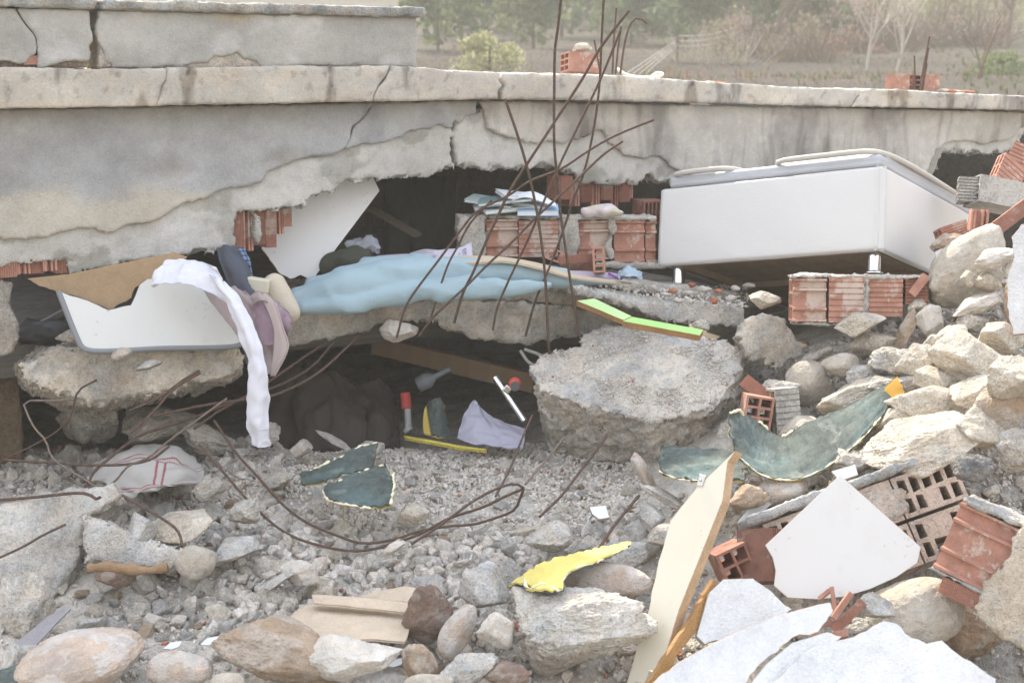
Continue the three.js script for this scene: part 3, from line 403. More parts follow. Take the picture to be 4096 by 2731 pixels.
function put(parent, geo, m, x, y, z, rx = 0, ry = 0, rz = 0, name = 'brick') { const b = mesh(name, geo, m, parent); b.position.set(x, y, z); b.rotation.set(rx, ry, rz); return b; }
// infill bricks left hanging in the wall: ridges run upright
const hang = (px, py, w, h, k, m, z = -0.03) => { const [u, v] = onPlane(WF, px, py); const b = put(house, brickGeo(k, h, w, 0.12), m, u + w / 2, v - h / 2, z, 0, 0, Math.PI / 2); return b; };
[[552, 524, 0.045, 0.155, 'ridged'], [578, 527, 0.045, 0.165, 'webbed'], [604, 522, 0.045, 0.14, 'ridged'], [628, 524, 0.04, 0.15, 'ridged'], [650, 510, 0.04, 0.10, 'webbed'], [668, 500, 0.035, 0.07, 'ridged']].forEach(([x, y, w, h, k], i) => hang(x, 480 + h * 298, w, h, k, clays[i % 2], -0.02 - 0.012 * (i * 5 % 3)));
mesh('mortar', finish(prism(ragged(outline(WF, [[588, 488], [602, 500], [606, 540], [598, 560], [588, 545]]), 0.006, 0.02, 5), -0.06, -0.012, 0.007, { edge: 0.008, bumpy: 0.006 }), { color: tint([0.5, 0.48, 0.43], 0.2, 8, 3) }), M.concrete, house);
[[20, 618, 0.06, 0.06], [55, 614, 0.05, 0.05], [85, 604, 0.055, 0.08], [115, 602, 0.05, 0.065], [142, 606, 0.045, 0.07]].forEach(([x, y, w, h], i) => hang(x, y, w, h, i % 2 ? 'webbed' : 'ridged', clays[i % 3 ? 0 : 1], -0.006 - 0.008 * (i % 3)));
[[1308, 432, 0.05, 0.10], [1332, 440, 0.05, 0.13], [1357, 436, 0.045, 0.11], [1380, 444, 0.045, 0.12], [1404, 436, 0.04, 0.09], [1424, 444, 0.04, 0.12], [1445, 438, 0.04, 0.10], [1460, 434, 0.03, 0.085]].forEach(([x, y, w, h], i) => hang(x, y, w, h, i % 2 ? 'webbed' : 'ridged', clays[i % 3], -0.02 - 0.02 * (i % 2)));
{ const [u, v] = onPlane(WP, 75, 140); put(house, brickGeo('plain', 0.06, 0.03, 0.05), M.clay, u - 0.03, v - 0.012, 0.066); }
// inside: floors, back and side walls, a left column
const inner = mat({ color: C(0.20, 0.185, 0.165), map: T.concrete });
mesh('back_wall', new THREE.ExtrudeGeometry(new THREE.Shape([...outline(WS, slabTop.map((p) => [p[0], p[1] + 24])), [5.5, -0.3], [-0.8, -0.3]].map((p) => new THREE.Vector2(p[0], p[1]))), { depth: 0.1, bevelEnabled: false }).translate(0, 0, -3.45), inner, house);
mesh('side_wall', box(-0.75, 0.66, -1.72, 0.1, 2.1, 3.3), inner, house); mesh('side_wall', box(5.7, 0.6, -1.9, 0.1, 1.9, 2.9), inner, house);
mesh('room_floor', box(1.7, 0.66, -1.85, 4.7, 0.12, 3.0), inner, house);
const colFr = F3(15, 730, 5.62, 0.4, 0, 0.9), colPoly = ragged(outline(colFr, [[-90, 640], [30, 645], [22, 700], [42, 730], [40, 790], [25, 815], [-90, 820]]), 0.006, 0.03, 77);
solo('concrete_column', 'broken concrete column stub at the far left under the wall', 'column', finish(prism(colPoly, -0.25, 0, 0.010, { edge: 0.014, bumpy: 0.008, seed: 5 }), { color: tint([0.44, 0.40, 0.34], 0.3, 6, 3) }), M.concrete, colFr).userData.kind = 'thing';
const lowFr = F3(15, 960, 6.2, 0.3, 0, 0.95), lowPoly = ragged(outline(lowFr, [[-90, 830], [40, 850], [48, 940], [52, 1060], [-90, 1080]]), 0.004, 0.05, 78);
solo('brown_post', 'brown plastered post in the dark at the far left', 'post', finish(prism(lowPoly, -0.2, 0, 0.012, { edge: 0.006, seed: 6 }), { color: tint([0.30, 0.22, 0.15], 0.2, 6, 9) }), M.concrete, lowFr);

// ------------------------------------------------------------------ slabs and large broken concrete
function chunk(name, label, category, px, py, d, n, list, thick, o = {}, col = [0.56, 0.52, 0.45], group) {
  const fr = F3(px, py, d, ...n), poly = ragged(outline(fr, list), o.rag ?? 0.012, o.step ?? 0.04, o.seed ?? px);
  const m = solo(name, label, category, finish(prism(poly, -thick, 0, o.cell ?? 0.010, { edge: 0.018, face: 0.006, freq: 18, round: 0.016, seed: px % 97, bumpy: 0.006, backRough: 0.02, ...o }), { color: o.paint ?? tint(col, 0.22, 5, px % 31, o.patch) }), o.mat ?? M.concrete, fr, group);
  m.userData.kind = 'thing'; return m;
}
const floorFace = tint([0.58, 0.53, 0.455], 0.26, 5, 8, [0.42, 0.385, 0.33, 0.1, 0.6]);
chunk('floor_slab', 'thick broken floor slab edge under the blue blanket', 'slab', 1000, 740, 6.35, [0.25, 0.03, 0.97], [[560, 720], [680, 705], [860, 690], [1000, 685], [1200, 690], [1330, 700], [1480, 740], [1420, 760], [1330, 772], [1200, 792], [1100, 778], [1000, 742], [930, 735], [868, 742], [845, 762], [790, 775], [720, 785], [665, 800], [570, 830]], 1.1, { cell: 0.012, edge: 0.022, bumpy: 0.022, freq: 13, paint: floorFace });
chunk('floor_slab', 'upper layer of the floor slab below the blanket, split by a crack', 'slab', 1150, 680, 6.42, [0.25, 0.03, 0.97], [[860, 692], [960, 660], [1150, 652], [1320, 646], [1480, 680], [1545, 700], [1530, 742], [1400, 722], [1260, 694], [1100, 690], [940, 694]], 0.9, { cell: 0.010, edge: 0.012, bumpy: 0.012, freq: 16, paint: floorFace });
chunk('floor_slab', 'terrazzo floor slab strip right of the blanket behind the green board', 'slab', 1520, 700, 6.2, [0.22, 0.05, 0.97], [[1318, 662], [1380, 668], [1500, 690], [1600, 696], [1715, 706], [1712, 752], [1640, 748], [1560, 738], [1480, 715], [1390, 690], [1325, 680]], 0.55, { cell: 0.008, edge: 0.016, bumpy: 0.010, freq: 20, round: 0.008 }, [0.54, 0.51, 0.46]);
chunk('floor_slab', 'thin upper slab sheet leading back under the white divan', 'slab', 1500, 660, 6.45, [0.2, 0.05, 0.97], [[1300, 640], [1430, 644], [1560, 654], [1700, 672], [1690, 690], [1560, 682], [1420, 664], [1310, 652]], 0.8, { cell: 0.008, edge: 0.006, bumpy: 0.004, freq: 24 }, [0.56, 0.52, 0.46]);
chunk('floor_slab', 'layered rock-like lump of slab right of the green board end', 'slab', 1775, 780, 6.0, [0.1, 0.25, 0.95], [[1690, 770], [1716, 730], [1745, 712], [1790, 725], [1830, 760], [1848, 800], [1835, 828], [1790, 842], [1735, 830], [1705, 800]], 0.3, { cell: 0.009, edge: 0.026, bumpy: 0.022, freq: 11, taper: 0.2 }, [0.57, 0.52, 0.445]);
chunk('floor_slab', 'thick ragged slab on the left below the broken tabletop', 'slab', 300, 850, 5.75, [0.3, 0.22, 0.93], [[52, 838], [90, 812], [180, 800], [300, 800], [420, 798], [545, 800], [558, 850], [500, 868], [430, 885], [330, 905], [240, 925], [170, 915], [110, 890], [65, 870]], 0.55, { cell: 0.010, edge: 0.028, bumpy: 0.026, freq: 12, taper: -0.05, paint: tint([0.57, 0.51, 0.425], 0.28, 6, 18, [0.42, 0.38, 0.315, 0.12, 0.6]) });
// top of that slab: dusty, level
chunk('floor_slab', 'dusty level top of the left slab with pebbles under the tabletop', 'slab', 300, 800, 5.85, [0.05, 0.95, 0.3], [[80, 815], [140, 785], [300, 760], [540, 770], [545, 802], [420, 800], [300, 818], [180, 830]], 0.08, { cell: 0.010, edge: 0.012, bumpy: 0.006 }, [0.50, 0.455, 0.385]);
// the big tilted block in the middle
{
  const top = [[1216, 846], [1248, 806], [1318, 792], [1346, 762], [1400, 746], [1470, 752], [1560, 768], [1650, 775], [1716, 800], [1702, 850], [1672, 900], [1640, 932], [1560, 952], [1500, 968], [1430, 950], [1370, 934], [1290, 912], [1240, 888]];
  const fr = F3(1450, 870, 6.0, -0.08, 0.82, 0.56), poly = ragged(outline(fr, top), 0.014, 0.035, 88);
  const gravelly = tint([0.66, 0.60, 0.52], 0.14, 5, 12, [0.50, 0.485, 0.46, 0.06, 0.8]);
  const b = solo('concrete_block', 'big tilted concrete block with gravelly top in the middle of the heap', 'block', finish(prism(poly, -0.50, 0, 0.0105, { edge: 0.026, face: 0.01, freq: 19, round: 0.014, seed: 44, taper: 0.07, bumpy: 0.008, backRough: 0.05 }), { color: (x, y, z, nx, ny, nz) => z > -0.02 ? gravelly(x, y, z) : tint([0.58, 0.53, 0.455], 0.22, 7, 3)(x, y, z) }), M.concrete, fr); b.userData.kind = 'thing';
}
// ------------------------------------------------------------------ stones
function rockGeo(seed, { sx = 1, sy = 1, sz = 1, detail = 14, planes = 11, sharp = 26, rough = 0.05, rf = 2.6, color, crease = 0, uv = 1 } = {}) {
  const r = rng(seed + 999), N = []; for (let i = 0; i < planes; i++) { const y = 1 - 2 * (i + 0.5) / planes, q = i * 2.39996 + r() * 0.9; const n = V3(Math.cos(q) * Math.sqrt(1 - y * y), y, Math.sin(q) * Math.sqrt(1 - y * y)).add(V3(r() - 0.5, r() - 0.5, r() - 0.5).multiplyScalar(0.7)).normalize(); N.push([n, 0.66 + 0.34 * r()]); }
  let g = new THREE.IcosahedronGeometry(1, detail); g.deleteAttribute('uv'); g.deleteAttribute('normal'); g = mergeVertices(g, 1e-4);
  const P = g.attributes.position, v = V3();
  for (let i = 0; i < P.count; i++) {
    v.fromBufferAttribute(P, i).normalize(); let s = 0; for (const [n, d] of N) { const c = n.dot(v); if (c > 0.02) s += (c / d) ** sharp; }
    let rad = 1 / Math.max(0.4, s ** (1 / sharp)); const q = v.clone().multiplyScalar(rad);
    rad += rough * (1.4 * fbm(q.x * rf + seed, q.y * rf, q.z * rf, 5) + 0.35 * n3(q.x * rf * 6, q.y * rf * 6, q.z * rf * 6 + seed) + 0.22 * n3(q.x * rf * 13, q.y * rf * 13 + seed, q.z * rf * 13)); v.multiplyScalar(rad); P.setXYZ(i, v.x, v.y, v.z);
  }
  g.computeBoundingBox(); const b = g.boundingBox, c = b.getCenter(V3()), e = b.getSize(V3());
  g.translate(-c.x, -c.y, -c.z).scale(sx / e.x, sy / e.y, sz / e.z);
  return finish(g, { color, crease, uv });
}
const STYLE = {
  c: { planes: 12, sharp: 16, rough: 0.14, rf: 2.4, m: 'concrete', col: [0.60, 0.55, 0.475], a: 0.2 },           // broken concrete
  g: { planes: 10, sharp: 34, rough: 0.07, rf: 2.6, m: 'concrete', col: [0.575, 0.545, 0.495], a: 0.2 },           // grey angular
  w: { planes: 11, sharp: 22, rough: 0.09, rf: 2.4, m: 'stone', col: [0.70, 0.66, 0.60], a: 0.14 },               // whitish
  r: { planes: 26, sharp: 7, rough: 0.045, rf: 1.8, m: 'stone', col: [0.57, 0.475, 0.40], a: 0.2, patch: [0.64, 0.60, 0.56, -0.08, 0.9] }, // limewashed river cobble
  p: { planes: 26, sharp: 7, rough: 0.04, rf: 1.8, m: 'stone', col: [0.585, 0.535, 0.46], a: 0.16, patch: [0.44, 0.41, 0.36, 0.14, 0.6] },  // pale boulder
  b: { planes: 13, sharp: 14, rough: 0.10, rf: 2.6, m: 'stone', col: [0.27, 0.20, 0.165], a: 0.25, patch: [0.44, 0.39, 0.35, 0.1, 0.6] },   // dark brown
  o: { planes: 12, sharp: 13, rough: 0.10, rf: 2.6, m: 'stone', col: [0.45, 0.35, 0.26], a: 0.2, patch: [0.56, 0.50, 0.44, 0.06, 0.7] },    // ochre brown
  s: { planes: 11, sharp: 24, rough: 0.08, rf: 2.2, m: 'concrete', col: [0.66, 0.585, 0.475], a: 0.16 },            // sandy
  k: { planes: 16, sharp: 12, rough: 0.16, rf: 3.4, m: 'concrete', col: [0.25, 0.235, 0.215], a: 0.3 },           // dark porous
};
const bedOf = [];
// [px, py, width, height, distance, style, turn, label]; sizes measured on the photograph
function rock([px, py, w, h, d, st, turn, label, dz = 0.85, name]) {
  const s = STYLE[st], k = d / F, sx = w * k, sy = h * k, sz = Math.min(sx, 1.5 * Math.min(sx, sy)) * dz, seed = Math.round(px * 7 + py), tiltCos = Math.abs(Math.cos(turn)), tiltSin = Math.abs(Math.sin(turn));
  // the box of a turned stone is wider than the stone: undo that
  const det = tiltCos * tiltCos - tiltSin * tiltSin; let ax = sx, ay = sy; if (det > 0.3) { ax = Math.max(0.3 * sx, (sx * tiltCos - sy * tiltSin) / det) * 1.06; ay = Math.max(0.3 * sy, (sy * tiltCos - sx * tiltSin) / det) * 1.06; }
  const size = Math.max(sx, sy), g = rockGeo(seed, { ...s, sx: ax * 1.04, sy: ay * 1.04, sz, detail: size > 0.3 ? 34 : size > 0.14 ? 22 : 13, color: tint(s.col, s.a, 2.2 / size, seed % 53, s.patch) });
  g.rotateZ(turn); const m = mesh(name ?? (s.m === 'stone' ? 'stone' : 'concrete_lump'), g, M[s.m], scene); m.position.copy(at(px, py, d)); rebase(m);
  return tag(m, label, s.m === 'stone' ? 'stone' : 'concrete lump');
}
const ROCKS = [
  [178, 1525, 320, 200, 4.42, 'r', 0.25, 'largest pale limewashed boulder in the bottom left corner', 0.9], [636, 1500, 310, 190, 4.42, 'o', -0.2, 'big pinkish brown boulder at the bottom beside the cardboard', 0.9], [412, 1538, 150, 88, 4.36, 'r', 0.05, 'tan cobble between the two big bottom boulders'], [815, 1512, 215, 105, 4.3, 'w', 0.06, 'flat pale stone below the cardboard sheet', 0.8], [522, 1568, 74, 40, 4.2, 'p', 0, 'small pale cobble cut by the bottom edge under the brown boulder'],
  [985, 1408, 140, 160, 4.62, 'b', -0.3, 'dark chocolate brown rock at the cardboard end'], [1050, 1450, 122, 150, 4.5, 'r', -0.5, 'tan rounded stone right of the dark brown rock'], [963, 1525, 110, 120, 4.36, 'o', 0.5, 'brown wedge shaped stone below the dark rock'], [1138, 1450, 92, 94, 4.42, 'w', 0.1, 'whitish blocky stone left of the large concrete lump'], [1345, 1455, 330, 230, 4.5, 'c', 0.1, 'largest rough concrete lump at bottom centre beside the cream door'], [1112, 1352, 155, 150, 4.68, 'g', -0.55, 'slanting long grey stone under the yellow shard'], [1395, 1330, 200, 92, 4.78, 'r', -0.05, 'reddish limewashed cobble behind the large concrete lump'], [1078, 1532, 140, 86, 4.3, 'g', 0.1, 'grey rough lump under the tan rounded stone'], [1165, 1548, 110, 60, 4.26, 'b', 0.1, 'small brown stone at the bottom edge, centre'], [985, 1570, 110, 46, 4.2, 'p', 0, 'rounded cobble top at the bottom edge under the wedge stone'], [1290, 1392, 130, 50, 4.66, 'p', 0.05, 'flat grey pebble between cobble and large concrete lump'],
  [50, 1405, 150, 190, 4.85, 'c', 0.1, 'rough sandy concrete lump at the left edge above the boulder'], [405, 1215, 210, 130, 5.2, 's', 0.35, 'long cream concrete stone crossed by a bent bar'], [320, 1215, 76, 84, 5.12, 'g', 0.2, 'bluish grey angular stone beside the long cream stone'], [448, 1290, 100, 84, 5.0, 'p', 0.1, 'pale rounded stone right of the wooden stick'], [30, 1520, 60, 90, 4.5, 'g', 0, 'grey stone at the left edge above the green sheet corner'], [268, 1320, 90, 60, 4.95, 'b', 0, 'dark stone under the wooden stick'],
  [540, 1260, 120, 80, 5.1, 'g', 0.3, 'grey lump with blue speckles left of the bent bars'], [690, 1312, 100, 74, 4.95, 'w', -0.15, 'pale flat faced lump above the cardboard'], [905, 1255, 60, 46, 5.05, 'w', 0.5, 'small white slanting brick-like stone beside the twin bars'], [1262, 1238, 110, 84, 5.05, 'c', 0.1, 'pale concrete lump in the middle gravel'], [948, 1180, 76, 52, 5.35, 's', 0.05, 'flat pinkish stone in the gravel below the green shard'], [640, 1330, 90, 70, 4.9, 'g', 0.6, 'grey angular lump left of the pale flat faced lump'], [480, 1120, 70, 60, 5.5, 'c', 0, 'grey lump beside the striped sack'], [560, 1180, 90, 80, 5.3, 'c', 0.4, 'lump between the two long dark bars'],
  [1482, 1092, 78, 110, 5.35, 'r', 0.5, 'upright tan cobble under the big concrete block'], [1528, 1140, 118, 72, 5.2, 'g', -0.5, 'dark grey veined stone below the tan cobble'], [1498, 1195, 66, 86, 5.15, 'g', 0.1, 'grey wedge left of the cream door edge'], [1430, 1275, 120, 70, 5.0, 'g', 0.1, 'grey block behind the yellow shard'], [1530, 1230, 90, 60, 5.0, 'c', 0.1, 'rough lump tucked behind the cream door'],
  [2225, 615, 225, 150, 5.95, 'p', 0.72, 'largest smooth boulder on the right heap beside the divan', 1], [2285, 592, 100, 58, 5.7, 'w', 0.2, 'flat white stone on the top of the right heap'], [2272, 648, 66, 50, 5.7, 's', 0.1, 'small sandy stone below the flat white stone'], [2240, 700, 120, 72, 5.65, 'w', 0.35, 'pale pointed stone below the largest smooth boulder'], [2138, 738, 64, 76, 5.75, 'w', 0.1, 'white rounded stone under the smooth boulder'], [2082, 755, 66, 110, 5.8, 'o', -0.35, 'orange brown upright stone right of the brick block'], [2004, 788, 100, 62, 5.85, 's', 0.1, 'pale blocky stone at the foot of the brick block'], [2328, 690, 60, 130, 5.55, 'o', 0.15, 'tall brown stone beside the white plaster at right edge'], [2160, 655, 50, 40, 5.85, 'p', 0, 'small stone wedged under the smooth boulder'], [2235, 742, 70, 46, 5.6, 'c', 0, 'grey crumbly lump in the right heap, below the pointed stone'], [2230, 640, 44, 36, 5.72, 's', 0, 'small pebble left of the sandy stone'], [2110, 700, 60, 44, 5.85, 's', 0.2, 'beige pebble left of the white rounded stone'], [2330, 620, 50, 44, 5.65, 's', 0.2, 'beige pebble right of the sandy stone on the heap'],
  [2225, 825, 190, 140, 5.38, 's', -0.1, 'large flat cream slab stone on the right slope', 0.8], [2300, 915, 170, 230, 5.05, 'o', -0.3, 'tall leaning reddish slab of stone at the right edge'], [2330, 870, 130, 120, 4.95, 's', -0.2, 'cream flat stone leaning on the reddish slab at the right edge'], [2105, 1018, 290, 185, 5.06, 's', 0.3, 'large sunlit cream concrete mass right of the green sheet', 0.9], [2262, 985, 160, 135, 4.98, 's', -0.4, 'cream gravelly lump over the perforated brick'], [2140, 925, 200, 90, 5.28, 's', 0.05, 'sandy layered lump behind the yellow tip', 0.9], [1852, 880, 120, 120, 5.85, 'p', 0.3, 'round grey boulder beside the dark hole'], [1970, 910, 200, 130, 5.6, 's', 0.3, 'wide grey concrete face behind the green sheet'], [1930, 838, 90, 60, 5.75, 'p', 0.1, 'pale stone right of the flat plank stone'], [2050, 830, 110, 70, 5.6, 'c', -0.1, 'crumbly lump in the middle of the right slope'], [2150, 790, 80, 60, 5.6, 'c', 0.2, 'grey broken lump above the cream slab stone'], [1985, 860, 80, 44, 5.65, 'g', 0, 'flat bluish stone on the right slope'], [2092, 880, 84, 46, 5.5, 'g', 0.1, 'light grey flat stone above the yellow tip'],
  [2100, 1400, 250, 180, 4.62, 'p', 0.2, 'big grey boulder in the shade under the brick panel', 0.9], [2225, 1450, 190, 190, 4.78, 'o', 0.1, 'dim brown rock behind the big grey boulder'], [2010, 1392, 96, 74, 4.48, 'g', -0.2, 'speckled granite lump below the white tile'], [2238, 1072, 100, 72, 4.6, 'k', 0.1, 'dark porous lump on top of the brick panel'], [1955, 1440, 90, 50, 4.5, 'c', 0.2, 'small grey mortar lump beside the white plaster'], [1800, 1125, 120, 80, 5.05, 'r', 0.1, 'cobble in the shade under the green sheet'], [1720, 1145, 100, 80, 5.0, 'o', 0.2, 'brownish stone beside the cream door edge'], [1840, 985, 110, 84, 5.5, 'p', 0.3, 'pale smooth cobble behind the torn green sheet'], [1905, 935, 60, 40, 5.6, 'c', 0, 'small lump between grey boulder and sheet'], [1700, 1010, 110, 110, 5.85, 'c', 0.2, 'rough lump right of the big concrete block'],
  [2300, 775, 115, 84, 5.48, 's', -0.15, 'cream block stone below the tall brown stone'], [2185, 772, 90, 60, 5.55, 's', 0.2, 'cream stone above the flat cream slab stone, left'], [2108, 828, 105, 84, 5.52, 's', 0.1, 'sandy blocky stone left of the flat cream slab stone'], [2030, 888, 96, 64, 5.52, 'c', 0.2, 'crumbly lump behind the long arm of the green sheet'], [2165, 880, 120, 74, 5.38, 's', -0.1, 'sandy lump under the flat cream slab stone'], [2238, 905, 120, 96, 5.22, 's', 0.3, 'cream lump left of the leaning reddish slab'], [2335, 1035, 100, 110, 4.9, 'c', 0.1, 'grey lump at the right edge above the mortar panel'], [1925, 985, 110, 66, 5.45, 'c', 0.2, 'rough lump right of the pale smooth cobble'], [1795, 905, 84, 60, 5.75, 'c', 0, 'small rough lump left of the round grey boulder'], [2185, 565, 95, 76, 6.05, 'o', 0.3, 'pinkish stone between the divan and the largest smooth boulder'], [1975, 742, 115, 64, 5.8, 's', 0.15, 'pinkish mortared lump at the foot of the brick fragment'], [2070, 960, 120, 80, 5.3, 's', 0.15, 'sandy lump just below the glowing sheet tip'], [1960, 1060, 110, 70, 5.1, 'c', 0.1, 'grey lump under the right end of the green sheet'],
  [915, 758, 88, 62, 6.15, 'w', 0.15, 'pale rock hanging under the floor slab edge'], [278, 812, 50, 34, 5.55, 'p', 0.2, 'small tan pebble on the left slab under the tabletop'], [342, 838, 66, 36, 5.55, 'g', 0.3, 'small grey chip on the left slab'], [160, 770, 60, 40, 5.8, 'c', 0.1, 'lump behind the left tabletop edge'], [1760, 690, 78, 46, 5.95, 's', -0.1, 'pinkish mortar lump left of the brick block'], [1610, 745, 40, 28, 6.0, 'c', 0, 'small lump on the slab behind the green board end'],
  [250, 1080, 110, 80, 6.0, 'c', 0.3, 'grey lump behind the striped sack'], [480, 1010, 150, 110, 6.2, 'c', -0.4, 'large dim lump in the shade right of the sack'], [360, 970, 170, 130, 6.35, 'c', 0.3, 'large dim lump under the left slab'], [200, 960, 150, 130, 6.4, 'c', 0.1, 'dark lump under the left slab near the post'], [600, 1000, 90, 70, 6.0, 'c', 0.2, 'lump at the end of the white sleeve'], [770, 1015, 90, 50, 6.05, 'c', -0.5, 'slanting lump at the mouth of the hollow'], [690, 1030, 60, 50, 5.95, 'c', 0.3, 'grey lump right of the white sleeve end'], [850, 1030, 70, 46, 6.05, 'c', 0.2, 'low lump left of the yellow strip'], [640, 1100, 80, 66, 5.65, 'c', 0.5, 'grey lump left of the green shard'],
];
ROCKS.forEach(rock);
// broad broken plates in the lower left
chunk('concrete_plate', 'broad broken concrete plate in the lower left crossed by rusty bars', 'plate', 110, 1220, 5.15, [0.15, 0.55, 0.82], [[-90, 1190], [30, 1140], [150, 1118], [265, 1108], [276, 1140], [240, 1170], [190, 1190], [192, 1225], [180, 1290], [150, 1330], [120, 1370], [60, 1380], [-90, 1400]], 0.2, { cell: 0.010, edge: 0.02, bumpy: 0.014, freq: 13 }, [0.56, 0.52, 0.46]);
chunk('concrete_plate', 'upright grey concrete plate behind the wooden stick', 'plate', 280, 1250, 5.05, [0.1, 0.35, 0.92], [[190, 1185], [250, 1200], [320, 1240], [410, 1262], [440, 1290], [390, 1310], [300, 1305], [195, 1290]], 0.14, { cell: 0.009, edge: 0.018, bumpy: 0.014 }, [0.57, 0.53, 0.47]);
chunk('concrete_plate', 'narrow plank-like stone slab beside the dark hole on the right', 'plate', 1876, 815, 5.9, [-0.2, 0.5, 0.84], [[1828, 832], [1850, 812], [1905, 790], [1920, 800], [1880, 822], [1838, 844]], 0.06, { cell: 0.008, edge: 0.008 }, [0.54, 0.49, 0.42]);
// loose medium stones: each one lies on the heap
const variants = []; const vs = [['c', 1], ['c', 2], ['c', 3], ['g', 4], ['g', 5], ['g', 6], ['w', 7], ['s', 8], ['s', 9], ['o', 10], ['c', 11], ['g', 12], ['c', 13], ['g', 14], ['c', 15]];
for (const [st, k] of vs) { const s = STYLE[st], r = rng(k * 5); variants.push([st, rockGeo(k * 131, { ...s, sx: 1, sy: 0.62 + 0.25 * r(), sz: 0.75 + 0.25 * r(), detail: 9, sharp: Math.max(20, s.sharp), rough: s.rough * 0.9, color: tint(s.col, s.a * 0.5, 2.2, k), uv: 0.16 })]); }
const AREAS = [ // [px0, px1, py0, py1, dNear, dFar, count, smallest, largest, where]
  [560, 1460, 1050, 1230, 5.3, 6.15, 70, 0.03, 0.075, 'in the pale gravel fan below the hollow'],
  [440, 1500, 1180, 1400, 4.75, 5.4, 135, 0.05, 0.15, 'in the coarse rubble around the bent bars'],
  [150, 760, 1290, 1480, 4.6, 5.1, 60, 0.04, 0.11, 'in the lower left rubble under the wooden stick'],
  [1800, 2352, 720, 1000, 5.3, 6.2, 40, 0.04, 0.11, 'on the right-hand rubble slope'],
  [100, 560, 960, 1200, 5.4, 6.3, 32, 0.05, 0.14, 'in the shade around the striped sack'],
  [900, 1560, 1380, 1568, 4.25, 4.8, 24, 0.04, 0.09, 'between the large stones at the bottom edge']];
const seen = (p) => { const q = p.clone().sub(EYE), y = q.y * CP - q.z * SP, z = q.y * SP + q.z * CP; return [1176 + F * q.x / -z, 784 - F * y / -z]; };
const inside = (p, A) => { const [px, py] = seen(p); return px > A[0] && px < A[1] && py > A[2] && py < A[3]; };
const MARKS = [[1190, 1140, 'the hairpin loop of bars'], [940, 1240, 'the twin bar ends'], [825, 1120, 'the lower green shard'], [760, 1060, 'the upper green shard'], [800, 1420, 'the cardboard'], [295, 1305, 'the wooden stick'], [340, 1080, 'the striped sack'], [1310, 1300, 'the yellow shard'], [1376, 1176, 'the white tile chip'], [948, 1180, 'the flat pinkish stone'], [1262, 1238, 'the pale middle lump'], [636, 1500, 'the pinkish brown boulder'], [405, 1215, 'the long cream stone'], [1112, 1352, 'the slanting long grey stone'], [1482, 1092, 'the upright tan cobble'], [600, 1020, 'the white sleeve end'], [1020, 1015, 'the yellow strip'], [1852, 880, 'the round grey boulder'], [2062, 880, 'the glowing sheet tip'], [1970, 690, 'the brick fragment under the divan'], [2232, 822, 'the flat cream slab stone'], [2138, 738, 'the white rounded stone'], [2300, 915, 'the leaning reddish slab'], [540, 1260, 'the blue speckled grey lump'], [690, 1312, 'the pale flat faced lump'], [1412, 1206, 'the rusty bar by the door'], [178, 1525, 'the pale corner boulder'], [1345, 1455, 'the largest concrete lump'], [985, 1408, 'the chocolate brown rock'], [1240, 1186, 'the third bar end'], [570, 1150, 'the parallel dark bars'], [50, 1405, 'the sandy left lump'], [1430, 1275, 'the grey block behind the shard'], [448, 1290, 'the pale rounded stone'], [115, 1430, 'the grey laminate strip'], [412, 1538, 'the tan bottom cobble']];
const used = new Set();
function place(p, k = 0) { const [x, y] = seen(p), L = MARKS.map((m) => [Math.hypot(m[0] - x, m[1] - y), ...m]).sort((a, b) => a[0] - b[0]), [, mx, my, n] = L[0], dx = x - mx, dy = y - my; return k ? 'between ' + n + ' and ' + L[k][3] : (Math.abs(dx) > Math.abs(dy) ? (dx > 0 ? 'right of ' : 'left of ') : dy > 0 ? 'below ' : 'above ') + n; }
const NAMES = { c: 'grey-beige concrete lump', g: 'cool grey broken stone', w: 'whitish broken stone', s: 'sandy stone', p: 'pale rounded pebble', o: 'brownish stone' };
